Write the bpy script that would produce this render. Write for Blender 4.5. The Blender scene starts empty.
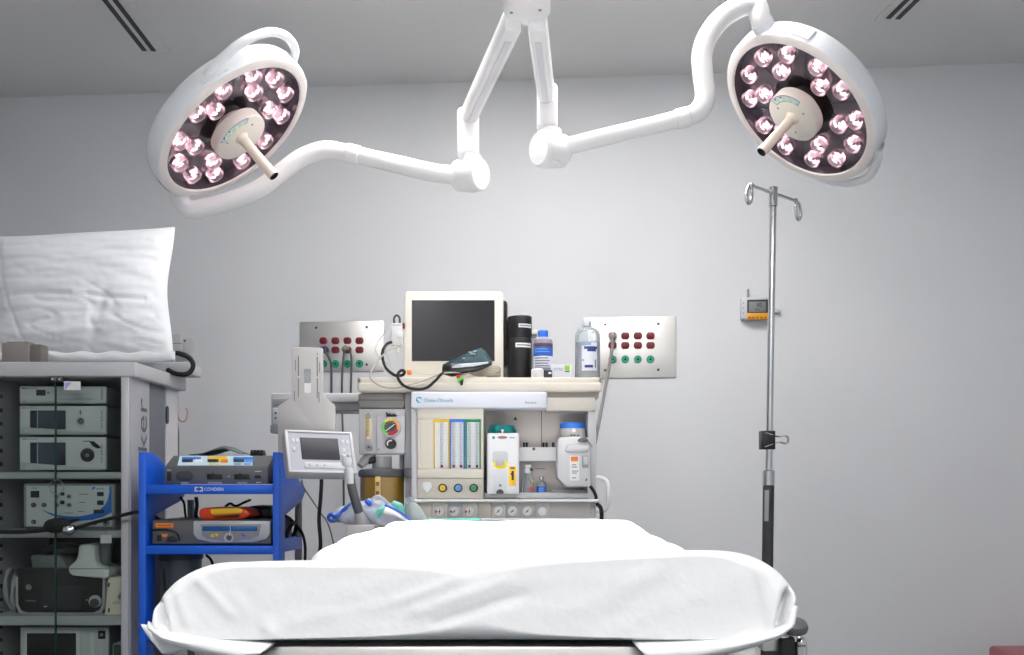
import bpy, bmesh, math, random
from mathutils import Vector, Matrix, noise
random.seed(7)
PI = math.pi
F, CX, HY, EYE = 1000.0, 512.0, 485.0, 1.05      # focal length (px), optical centre column, horizon row, eye height
sc = bpy.context.scene
COL = sc.collection

# ------------------------------------------------------------------ placing
def W(px, py, Y):
    """world point seen at a photo position, at depth Y"""
    return Vector(((px - CX) * Y / F, Y, EYE + (HY - py) * Y / F))
def wx(px, Y): return (px - CX) * Y / F
def wz(py, Y): return EYE + (HY - py) * Y / F

# ------------------------------------------------------------------ materials
def lin(c):
    return tuple(((v / 255) / 12.92) if v / 255 <= .04045 else (((v / 255) + .055) / 1.055) ** 2.4 for v in c) + (1,)
MATS = {}
def mat(name, rgb, rough=.45, metal=0, bump=0, bscale=60, var=0, vscale=8, emit=0, coat=0, alpha=None):
    if name in MATS: return MATS[name]
    m = bpy.data.materials.new(name); m.use_nodes = True
    nt = m.node_tree; b = nt.nodes['Principled BSDF']
    c = lin(rgb)
    b.inputs['Base Color'].default_value = c
    b.inputs['Roughness'].default_value = rough
    b.inputs['Metallic'].default_value = metal
    if coat: b.inputs['Coat Weight'].default_value = coat
    if emit:
        b.inputs['Emission Color'].default_value = c
        b.inputs['Emission Strength'].default_value = emit
    if var or bump:
        tc = nt.nodes.new('ShaderNodeTexCoord')
    if var:
        n = nt.nodes.new('ShaderNodeTexNoise'); n.inputs['Scale'].default_value = vscale; n.inputs['Detail'].default_value = 4
        r = nt.nodes.new('ShaderNodeValToRGB')
        r.color_ramp.elements[0].position = .3; r.color_ramp.elements[1].position = .7
        r.color_ramp.elements[0].color = tuple(v * (1 - var) for v in c[:3]) + (1,)
        r.color_ramp.elements[1].color = tuple(min(1, v * (1 + var)) for v in c[:3]) + (1,)
        nt.links.new(tc.outputs['Object'], n.inputs['Vector']); nt.links.new(n.outputs['Fac'], r.inputs['Fac'])
        nt.links.new(r.outputs['Color'], b.inputs['Base Color'])
    if bump:
        n2 = nt.nodes.new('ShaderNodeTexNoise'); n2.inputs['Scale'].default_value = bscale; n2.inputs['Detail'].default_value = 3
        bp = nt.nodes.new('ShaderNodeBump'); bp.inputs['Strength'].default_value = bump; bp.inputs['Distance'].default_value = .01
        nt.links.new(tc.outputs['Object'], n2.inputs['Vector']); nt.links.new(n2.outputs['Fac'], bp.inputs['Height'])
        nt.links.new(bp.outputs['Normal'], b.inputs['Normal'])
    MATS[name] = m; return m

def brushed(name, rgb, rough=.3, scale=(2, 2, 220)):
    if name in MATS: return MATS[name]
    m = mat(name, rgb, rough, 1); nt = m.node_tree; b = nt.nodes['Principled BSDF']
    tc = nt.nodes.new('ShaderNodeTexCoord'); mp = nt.nodes.new('ShaderNodeMapping'); mp.inputs['Scale'].default_value = scale
    n = nt.nodes.new('ShaderNodeTexNoise'); n.inputs['Scale'].default_value = 3
    r = nt.nodes.new('ShaderNodeMapRange'); r.inputs['To Min'].default_value = rough - .08; r.inputs['To Max'].default_value = rough + .1
    nt.links.new(tc.outputs['Object'], mp.inputs['Vector']); nt.links.new(mp.outputs['Vector'], n.inputs['Vector'])
    nt.links.new(n.outputs['Fac'], r.inputs['Value']); nt.links.new(r.outputs['Result'], b.inputs['Roughness'])
    return m

def thin_glass(name, tint, clear=.85, rough=.03, gloss=(235, 240, 240)):
    """clear plastic / pane: see-through tint plus a sheen that grows at grazing angles"""
    if name in MATS: return MATS[name]
    m = bpy.data.materials.new(name); m.use_nodes = True; nt = m.node_tree; nt.nodes.clear()
    out = nt.nodes.new('ShaderNodeOutputMaterial'); mx = nt.nodes.new('ShaderNodeMixShader')
    tr = nt.nodes.new('ShaderNodeBsdfTransparent'); tr.inputs['Color'].default_value = lin(tint)
    gl = nt.nodes.new('ShaderNodeBsdfPrincipled'); gl.inputs['Base Color'].default_value = lin(gloss); gl.inputs['Roughness'].default_value = rough
    fr = nt.nodes.new('ShaderNodeFresnel'); fr.inputs['IOR'].default_value = 1.4
    ad = nt.nodes.new('ShaderNodeMath'); ad.operation = 'ADD'; ad.use_clamp = True; ad.inputs[1].default_value = 1 - clear - .03
    nt.links.new(fr.outputs['Fac'], ad.inputs[0]); nt.links.new(ad.outputs[0], mx.inputs['Fac'])
    nt.links.new(tr.outputs[0], mx.inputs[1]); nt.links.new(gl.outputs[0], mx.inputs[2]); nt.links.new(mx.outputs[0], out.inputs['Surface'])
    MATS[name] = m; return m

def clear_pane(name, tint, base=.02):
    """flat pane: tinted see-through with mirror reflection"""
    if name in MATS: return MATS[name]
    m = bpy.data.materials.new(name); m.use_nodes = True; nt = m.node_tree; nt.nodes.clear()
    out = nt.nodes.new('ShaderNodeOutputMaterial'); mx = nt.nodes.new('ShaderNodeMixShader')
    tr = nt.nodes.new('ShaderNodeBsdfTransparent'); tr.inputs['Color'].default_value = lin(tint)
    gl = nt.nodes.new('ShaderNodeBsdfGlossy'); gl.inputs['Roughness'].default_value = .02
    fr = nt.nodes.new('ShaderNodeFresnel'); fr.inputs['IOR'].default_value = 1.25
    ad = nt.nodes.new('ShaderNodeMath'); ad.operation = 'ADD'; ad.use_clamp = True; ad.inputs[1].default_value = base
    nt.links.new(fr.outputs['Fac'], ad.inputs[0]); nt.links.new(ad.outputs[0], mx.inputs['Fac'])
    nt.links.new(tr.outputs[0], mx.inputs[1]); nt.links.new(gl.outputs[0], mx.inputs[2]); nt.links.new(mx.outputs[0], out.inputs['Surface'])
    MATS[name] = m; return m

def paint(name, rgb, bump=.04, bscale=180, var=.015, vscale=1.5, rough=.7):
    return mat(name, rgb, rough, 0, bump, bscale, var, vscale)

# ------------------------------------------------------------------ mesh builder
class MB:
    def __init__(s): s.v = []; s.f = []; s.fm = []; s.mats = []; s.sharp = 38
    def mi(s, m):
        if m not in s.mats: s.mats.append(m)
        return s.mats.index(m)
    def add(s, vs, fs, m):
        o = len(s.v); s.v += [Vector(p) for p in vs]; k = s.mi(m)
        for f in fs: s.f.append([i + o for i in f]); s.fm.append(k)
        return s
    def addbm(s, bm, m, mx=None):
        bm.verts.index_update()
        vs = [(mx @ v.co) if mx else v.co.copy() for v in bm.verts]
        fs = [[v.index for v in f.verts] for f in bm.faces]
        bm.free(); return s.add(vs, fs, m)
    def box(s, x0, x1, y0, y1, z0, z1, m, b=0, seg=2, mx=None):
        bm = bmesh.new(); bmesh.ops.create_cube(bm, size=1)
        for v in bm.verts:
            v.co = Vector(((x0 + x1) / 2 + v.co.x * (x1 - x0), (y0 + y1) / 2 + v.co.y * (y1 - y0), (z0 + z1) / 2 + v.co.z * (z1 - z0)))
        if b:
            b = min(b, .49 * min(abs(x1 - x0), abs(y1 - y0), abs(z1 - z0)))
            bmesh.ops.bevel(bm, geom=list(bm.edges), offset=b, segments=seg, profile=.5, affect='EDGES')
        bmesh.ops.recalc_face_normals(bm, faces=bm.faces)
        return s.addbm(bm, m, mx)
    def pbox(s, px0, py0, px1, py1, Y, d, m, b=0, seg=2):
        """box whose front face covers a photo rectangle at depth Y, d deep"""
        return s.box(wx(px0, Y), wx(px1, Y), Y, Y + d, wz(py1, Y), wz(py0, Y), m, b, seg)
    def ring(s, prof, o, ax, m, n=28, ref=None):
        """lathe: prof = [(r,h)...] round axis ax from o"""
        ax = Vector(ax).normalized(); r0 = Vector(ref) if ref else (Vector((1, 0, 0)) if abs(ax.x) < .8 else Vector((0, 1, 0)))
        u = (r0 - ax * r0.dot(ax)).normalized(); w = ax.cross(u); o = Vector(o)
        vs = []; fs = []; idx = []
        for r, h in prof:
            if r < 1e-7: idx.append([len(vs)]); vs.append(o + ax * h)
            else:
                idx.append(list(range(len(vs), len(vs) + n)))
                for i in range(n):
                    a = 2 * PI * i / n; vs.append(o + ax * h + u * (r * math.cos(a)) + w * (r * math.sin(a)))
        for a, b in zip(idx, idx[1:]):
            for i in range(n):
                j = (i + 1) % n
                if len(a) == 1 and len(b) == 1: continue
                if len(a) == 1: fs.append([a[0], b[j], b[i]])
                elif len(b) == 1: fs.append([a[i], a[j], b[0]])
                else: fs.append([a[i], a[j], b[j], b[i]])
        return s.add(vs, fs, m)
    def cyl(s, p0, p1, r, m, r1=None, n=24, b=0):
        p0 = Vector(p0); p1 = Vector(p1); L = (p1 - p0).length; r1 = r if r1 is None else r1
        if b: pr = [(0, 0), (r - b, 0), (r, b), (r1, L - b), (r1 - b, L), (0, L)]
        else: pr = [(0, 0), (r, 0), (r1, L), (0, L)]
        return s.ring(pr, p0, p1 - p0, m, n)
    def ball(s, c, r, m, sx=1, sy=1, sz=1, n=20):
        bm = bmesh.new(); bmesh.ops.create_uvsphere(bm, u_segments=n, v_segments=max(6, n // 2), radius=r)
        for v in bm.verts: v.co = Vector((v.co.x * sx, v.co.y * sy, v.co.z * sz)) + Vector(c)
        return s.addbm(bm, m)
    def tube(s, pts, r, m, n=10, smooth=6, closed=False, rad=None, cap=True, squash=1):
        P = [Vector(p) for p in pts]
        if smooth and len(P) > 2:
            out = []; R = []; K = len(P)
            rng = K if closed else K - 1
            for i in range(rng):
                a = P[(i - 1) % K] if (closed or i > 0) else P[i] * 2 - P[i + 1]
                b = P[i]; c = P[(i + 1) % K]; d = P[(i + 2) % K] if (closed or i + 2 < K) else c * 2 - b
                for k in range(smooth):
                    t = k / smooth
                    out.append(.5 * (2 * b + (c - a) * t + (2 * a - 5 * b + 4 * c - d) * t * t + (3 * b - a - 3 * c + d) * t ** 3))
                    if rad: R.append(rad[i] * (1 - t) + rad[(i + 1) % K] * t)
            if not closed:
                out.append(P[-1])
                if rad: R.append(rad[-1])
            P = out; rad = R if rad else None
        K = len(P); vs = []; fs = []; u = None
        for i, p in enumerate(P):
            if closed: t = (P[(i + 1) % K] - P[i - 1]).normalized()
            else: t = (P[min(i + 1, K - 1)] - P[max(i - 1, 0)]).normalized()
            if u is None:
                q = Vector((0, 0, 1)) if abs(t.z) < .9 else Vector((1, 0, 0)); u = (q - t * q.dot(t)).normalized()
            else: u = (u - t * u.dot(t)).normalized()
            w = t.cross(u); rr = rad[i] if rad else r
            for k in range(n):
                a = 2 * PI * k / n; vs.append(p + u * (rr * math.cos(a) * squash) + w * (rr * math.sin(a)))
        for i in range(K if closed else K - 1):
            for k in range(n):
                a = i * n + k; b = i * n + (k + 1) % n; j = ((i + 1) % K) * n
                fs.append([a, b, j + (k + 1) % n, j + k])
        if cap and not closed:
            fs.append(list(range(n))[::-1]); fs.append(list(range((K - 1) * n, K * n)))
        return s.add(vs, fs, m)
    def prism(s, poly, o, u, v, d, m, b=0):
        """polygon in the (u,v) plane at o, extruded d along u x v backwards (away from the viewer of the face)"""
        u = Vector(u); v = Vector(v); nn = u.cross(v).normalized(); o = Vector(o)
        bm = bmesh.new(); A = [bm.verts.new(o + u * a + v * c) for a, c in poly]
        f = bm.faces.new(A); r = bmesh.ops.extrude_face_region(bm, geom=[f])
        for g in r['geom']:
            if isinstance(g, bmesh.types.BMVert): g.co -= nn * d
        bmesh.ops.recalc_face_normals(bm, faces=bm.faces)
        if b: bmesh.ops.bevel(bm, geom=list(bm.edges), offset=b, segments=2, profile=.5, affect='EDGES')
        return s.addbm(bm, m)
    def pprism(s, pts, Y, d, m, b=0):
        """outline given by photo positions at depth Y"""
        P = [W(x, y, Y) for x, y in pts]
        area = sum(P[i].x * P[(i + 1) % len(P)].z - P[(i + 1) % len(P)].x * P[i].z for i in range(len(P)))
        if area < 0: P = P[::-1]
        return s.prism([(p.x, p.z) for p in P], (0, Y, 0), (1, 0, 0), (0, 0, 1), d, m, b)
    def pdisc(s, px, py, rp, Y, d, m, n=28, b=0):
        c = W(px, py, Y); r = rp * Y / F
        return s.cyl((c.x, Y + d, c.z), (c.x, Y, c.z), r, m, n=n, b=b)
    def loft(s, rows, m, closed=False):
        R = len(rows); N = len(rows[0]); vs = [p for r in rows for p in r]; fs = []
        for i in range(R - 1):
            for k in range(N if closed else N - 1):
                k2 = (k + 1) % N; fs.append([i * N + k, i * N + k2, (i + 1) * N + k2, (i + 1) * N + k])
        return s.add(vs, fs, m)
    def text(s, body, o, u, v, h, m, w=None, ex=.0006, center=True):
        """lettering: cap height h (width w if given), lying in the (u,v) plane, centred on o"""
        cu = bpy.data.curves.new('lettering', 'FONT'); cu.body = body; cu.resolution_u = 3
        ob = bpy.data.objects.new('lettering', cu); COL.objects.link(ob)
        dg = bpy.context.evaluated_depsgraph_get(); dg.update()
        me = bpy.data.meshes.new_from_object(ob.evaluated_get(dg))
        P = [v_.co.copy() for v_ in me.vertices]; Fs = [list(p.vertices) for p in me.polygons]
        bpy.data.objects.remove(ob); bpy.data.curves.remove(cu); bpy.data.meshes.remove(me)
        if not P: return s
        x0 = min(p.x for p in P); x1 = max(p.x for p in P); k = h / .69
        kx = (w / (x1 - x0)) if w else k
        u = Vector(u).normalized(); v = Vector(v).normalized(); n = u.cross(v); o = Vector(o)
        vs = [o + u * ((p.x - (x0 + x1) / 2 if center else p.x - x0) * kx) + v * ((p.y - .345) * k) + n * ex for p in P]
        return s.add(vs, Fs, m)
    def ptext(s, body, px, py, Y, hp, m, wp=None):
        return s.text(body, W(px, py, Y), (1, 0, 0), (0, 0, 1), hp * Y / F, m, wp * Y / F if wp else None)

def link(name, mb, parent=None, inv=None, smooth=True, solid=0, sub=0):
    me = bpy.data.meshes.new(name)
    vs = [(inv @ p) for p in mb.v] if inv else mb.v
    me.from_pydata([tuple(p) for p in vs], [], mb.f)
    for m in mb.mats: me.materials.append(m)
    me.polygons.foreach_set('material_index', mb.fm)
    me.update()
    if smooth:
        me.polygons.foreach_set('use_smooth', [True] * len(me.polygons))
        me.set_sharp_from_angle(angle=math.radians(mb.sharp))
    o = bpy.data.objects.new(name, me); COL.objects.link(o)
    if parent: o.parent = parent
    if solid:
        md = o.modifiers.new('thickness', 'SOLIDIFY'); md.thickness = solid; md.offset = 0
    if sub:
        md = o.modifiers.new('soft', 'SUBSURF'); md.levels = sub; md.render_levels = sub
    return o

class Thing:
    def __init__(s, name, label, cat, loc=(0, 0, 0), rot=None, group=None):
        s.o = bpy.data.objects.new(name, None); COL.objects.link(s.o); s.o.empty_display_size = .05
        s.mx = Matrix.Translation(Vector(loc)) @ (rot.to_4x4() if rot else Matrix.Identity(4))
        s.o.matrix_world = s.mx; s.inv = s.mx.inverted()
        s.o['label'] = label; s.o['category'] = cat
        if group: s.o['group'] = group
    def part(s, name, mb, parent=None, label=None, local=False, **k):
        o = link(name, mb, parent or s.o, None if local else s.inv, **k)
        if label: o['label'] = label
        return o

def single(name, mb, label, cat, loc=None, group=None, **k):
    """a thing that is one mesh"""
    if loc is None:
        xs = [p.x for p in mb.v]; ys = [p.y for p in mb.v]; zs = [p.z for p in mb.v]
        loc = ((min(xs) + max(xs)) / 2, (min(ys) + max(ys)) / 2, min(zs))
    mx = Matrix.Translation(Vector(loc)); o = link(name, mb, None, mx.inverted(), **k); o.matrix_world = mx
    o['label'] = label; o['category'] = cat
    if group: o['group'] = group
    return o

def struct(name, mb, **k):
    o = link(name, mb, **k); o['kind'] = 'structure'; return o

# ------------------------------------------------------------------ palette
white = mat('white_enamel', (238, 238, 240), .32, coat=.2)
warmwhite = mat('warm_white_plastic', (238, 230, 220), .4)
beige = mat('beige_plastic', (226, 219, 206), .45, bump=.02, bscale=400)
beige2 = mat('beige_panel', (208, 201, 190), .5)
paleblue = mat('pale_lavender_plastic', (226, 229, 240), .4)
lgrey = mat('light_grey_plastic', (200, 201, 204), .45)
mgrey = mat('mid_grey_plastic', (150, 151, 154), .5)
warmgrey = mat('warm_grey_metal', (186, 182, 180), .45, var=.03)
dgrey = mat('dark_grey_plastic', (78, 79, 83), .5)
xdgrey = mat('charcoal_plastic', (52, 53, 57), .5)
black = mat('black_plastic', (20, 20, 22), .4)
rubber = mat('black_rubber', (10, 10, 11), .7)
cordgrey = mat('grey_cord', (120, 118, 116), .55)
chrome = mat('chrome', (205, 207, 210), .14, 1)
steel = brushed('brushed_steel', (232, 230, 226), .4)
bluepaint = mat('cart_blue_paint', (2, 92, 214), .5, coat=.05, bump=.01, bscale=300)
teal = mat('teal_plastic', (0, 126, 126), .4)
green = mat('green_plastic', (22, 140, 92), .4)
jackgreen = mat('jack_green', (20, 150, 118), .4)
outred = mat('outlet_dark_red', (118, 16, 34), .4)
yellow = mat('yellow_plastic', (238, 196, 34), .45)
orange = mat('orange_plastic', (240, 130, 30), .45)
redorange = mat('red_orange_plastic', (226, 66, 22), .4)
midblue = mat('mid_blue_plastic', (40, 110, 205), .4)
skyblue = mat('light_blue_plastic', (96, 156, 226), .4)
inkblue = mat('navy_ink', (40, 60, 130), .5)
ink = mat('dark_ink', (40, 42, 46), .6)
greyink = mat('grey_ink', (120, 124, 132), .6)
tealink = mat('teal_ink', (30, 150, 170), .5)
paper = mat('white_paper', (238, 238, 238), .7)
screen = mat('dark_screen', (44, 45, 52), .5)
red = mat('red_plastic', (190, 30, 40), .4)

# ------------------------------------------------------------------ the room
TH = math.radians(4.84); RZ = Matrix.Rotation(-TH, 3, 'Z')
WALL0 = Vector((0, 4.2, 0)); wu = RZ @ Vector((1, 0, 0)); wi = RZ @ Vector((0, 1, 0))    # along the wall, into the wall
CEIL = 2.75
wallm = paint('wall_paint', (219, 220, 223)); ceilm = paint('ceiling_paint', (222, 222, 222)); floorm = mat('grey_vinyl', (92, 100, 104), .35, var=.04, vscale=30)
MXR = Matrix.Translation(WALL0) @ RZ.to_4x4()
def room(name, x0, x1, y0, y1, z0, z1, m):
    mb = MB(); mb.box(x0, x1, y0, y1, z0, z1, m, mx=MXR); struct(name, mb)
XL, XR, YF = -2.75, 2.6, -5.6
room('floor', XL - .1, XR + .1, YF - .1, .1, -.1, 0, floorm)
room('ceiling', XL - .1, XR + .1, YF - .1, .1, CEIL, CEIL + .1, ceilm)
room('wall_back', XL, XR, 0, .1, 0, CEIL, wallm)
room('wall_left', XL - .1, XL, YF, .1, 0, CEIL, wallm)
room('wall_right', XR, XR + .1, YF, .1, 0, CEIL, wallm)
room('wall_front', XL, XR, YF - .1, YF, 0, CEIL, wallm)
room('baseboard_back', XL, XR, -.012, 0, 0, .1, mat('baseboard_vinyl', (120, 124, 128), .5))

def on_wall(px, py, off=0):
    d = Vector(((px - CX) / F, 1, (HY - py) / F)); o = Vector((0, 0, EYE))
    t = ((WALL0 - wi * off) - o).dot(wi) / d.dot(wi)
    return o + d * t
def wall_local(px, py, off=0, base=None):
    return RZ.transposed() @ (on_wall(px, py, off) - base)

# ceiling slot diffusers
def ceil_pt(px, py): Y = (CEIL - EYE) * F / (HY - py); return Vector((wx(px, Y), Y, CEIL))
def vent(a, b, gap, label):
    d = (b - a).normalized(); s = Vector((d.y, -d.x, 0))
    t = Thing('air_vent', label, 'air vent', b, group=None)
    L0 = -.75; L1 = (b - a).length
    fr = MB(); sl = []
    def strip(mb, o0, o1, z0, z1, m, e=0):
        q = [a + d * (L0 - e) + s * o0, a + d * (L0 - e) + s * o1, a + d * (L1 + e) + s * o1, a + d * (L1 + e) + s * o0]
        mb.add([p + Vector((0, 0, z0)) for p in q] + [p + Vector((0, 0, z1)) for p in q],
               [[0, 1, 2, 3], [7, 6, 5, 4], [0, 4, 5, 1], [1, 5, 6, 2], [2, 6, 7, 3], [3, 7, 4, 0]], m)
    strip(fr, -.03, gap * 2 + .03, -.006, 0, ceilm, .03)
    t.part('frame', fr)
    for k in (0, 1):
        m_ = MB(); strip(m_, k * gap - .001, k * gap + .017, -.0085, -.006, black); t.part('slot', m_)
vent(ceil_pt(104, 0), ceil_pt(142.5, 49), .036, 'long twin-slot air vent in ceiling above the white wrapped pillow and cabinet')
vent(ceil_pt(902.5, 0), ceil_pt(886, 16.5), .036, 'short visible end of twin-slot air vent in ceiling above the drip stand')

# recessed ceiling lights (above and behind the picture's upper edge)
glow = mat('light_diffuser', (255, 252, 248), .5, emit=1)
def troffer(x, y, w, l, e, label):
    t = Thing('ceiling_light', label, 'ceiling light', (x, y, CEIL), group='recessed ceiling lights')
    f = MB()
    for x0, x1, y0, y1 in ((-w / 2 - .03, -w / 2, -l / 2 - .03, l / 2 + .03), (w / 2, w / 2 + .03, -l / 2 - .03, l / 2 + .03), (-w / 2, w / 2, -l / 2 - .03, -l / 2), (-w / 2, w / 2, l / 2, l / 2 + .03)):
        f.box(x + x0, x + x1, y + y0, y + y1, CEIL - .012, CEIL - .001, white)
    t.part('frame', f)
    d = MB(); gm = mat('diffuser_glow_%d' % int(e * 10), (255, 253, 251), .5, emit=e)
    d.box(x - w / 2, x + w / 2, y - l / 2, y + l / 2, CEIL - .006, CEIL - .001, gm); t.part('diffuser', d)
TROFFERS = [(-.32, 2.88, .42, .6, 15), (.46, 2.88, .42, .6, 15), (-.9, -.7, .6, 1.2, 10.5), (.9, -.7, .6, 1.2, 10.5)]
for k, a in enumerate(TROFFERS):
    troffer(*a, 'recessed white ceiling light panel above the operating room')

# ------------------------------------------------------------------ surgical lights
def xf(mb, M):
    mb.v = [M @ p for p in mb.v]; return mb
facedark = mat('lamp_face_glass', (76, 72, 80), .12, coat=.4)
facemid = mat('lamp_face_divider', (66, 60, 68), .25)
ringdark = mat('lamp_face_ring', (24, 22, 25), .2)
ledhot = mat('led_hot', (255, 232, 238), .3, emit=1.25)
ledsoft = mat('led_soft', (232, 208, 216), .25, emit=.5)
ledrefl = mat('led_reflector', (205, 188, 196), .18, 1)
ledring = thin_glass('led_lens_cup', (244, 226, 232), .72, .08, (244, 226, 232))
armwhite = mat('arm_white_enamel', (246, 244, 245), .3, coat=.25)
armgroove = mat('arm_cable_cover', (222, 220, 226), .35)
rimwarm = mat('lamp_rim_enamel', (238, 230, 226), .35, coat=.1)
shellw = mat('lamp_shell_enamel', (236, 238, 242), .3, coat=.2)
handlem = mat('handle_cream_plastic', (236, 220, 204), .4)
ledgreen = mat('indicator_green', (150, 225, 40), .4, emit=.6)
labelblue = mat('label_pale_blue', (206, 212, 232), .5)

def obox(mb, a, b, w, h, m, bev=.008, up=(0, 0, 1)):
    """bar of section w x h from a to b"""
    a = Vector(a); b = Vector(b); t = (b - a); L = t.length; t.normalize()
    s = t.cross(Vector(up)).normalized(); q = s.cross(t)
    M = Matrix(((s.x, t.x, q.x, a.x), (s.y, t.y, q.y, a.y), (s.z, t.z, q.z, a.z), (0, 0, 0, 1)))
    return mb.box(-w / 2, w / 2, 0, L, -h / 2, h / 2, m, bev, mx=M)

HUBZ = 2.178; HUBY = 2.4; HUBX = wx(527, HUBY)
t = Thing('ceiling_mount', 'round white ceiling column above the table that carries both surgical light arms', 'ceiling mount', (HUBX, HUBY, CEIL))
m = MB(); m.ring([(0, .0), (.05, 0), (.056, .008), (.056, .13), (.05, .135), (.05, .14), (.04, .15), (.04, CEIL - HUBZ - .03)], (HUBX, HUBY, HUBZ), (0, 0, 1), armwhite, 40)
t.part('column', m)
m = MB(); m.ring([(.04, -.03), (.15, -.03), (.16, -.02), (.16, 0), (0, 0)], (HUBX, HUBY, CEIL), (0, 0, 1), armwhite, 40); t.part('ceiling_plate', m)
for a in (60, 180, 300):
    m = MB(); c = Vector((HUBX + .04 * math.cos(math.radians(a + 20)), HUBY + .04 * math.sin(math.radians(a + 20)), HUBZ)); m.cyl(c, c - Vector((0, 0, .002)), .004, mgrey, n=12); t.part('screw', m)
m = MB()
for a, w_ in ((-125, .012), (-112, .007), (-92, .014), (-66, .016), (-52, .006)):
    r = math.radians(a); p = Vector((HUBX + .0564 * math.cos(r), HUBY + .0564 * math.sin(r), HUBZ + .042))
    u = Vector((-math.sin(r), math.cos(r), 0))
    m.add([p - u * w_ / 2, p + u * w_ / 2, p + u * w_ / 2 + Vector((0, 0, .012)), p - u * w_ / 2 + Vector((0, 0, .012))], [[0, 1, 2, 3]], greyink)
t.part('rating_label', m)

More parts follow.
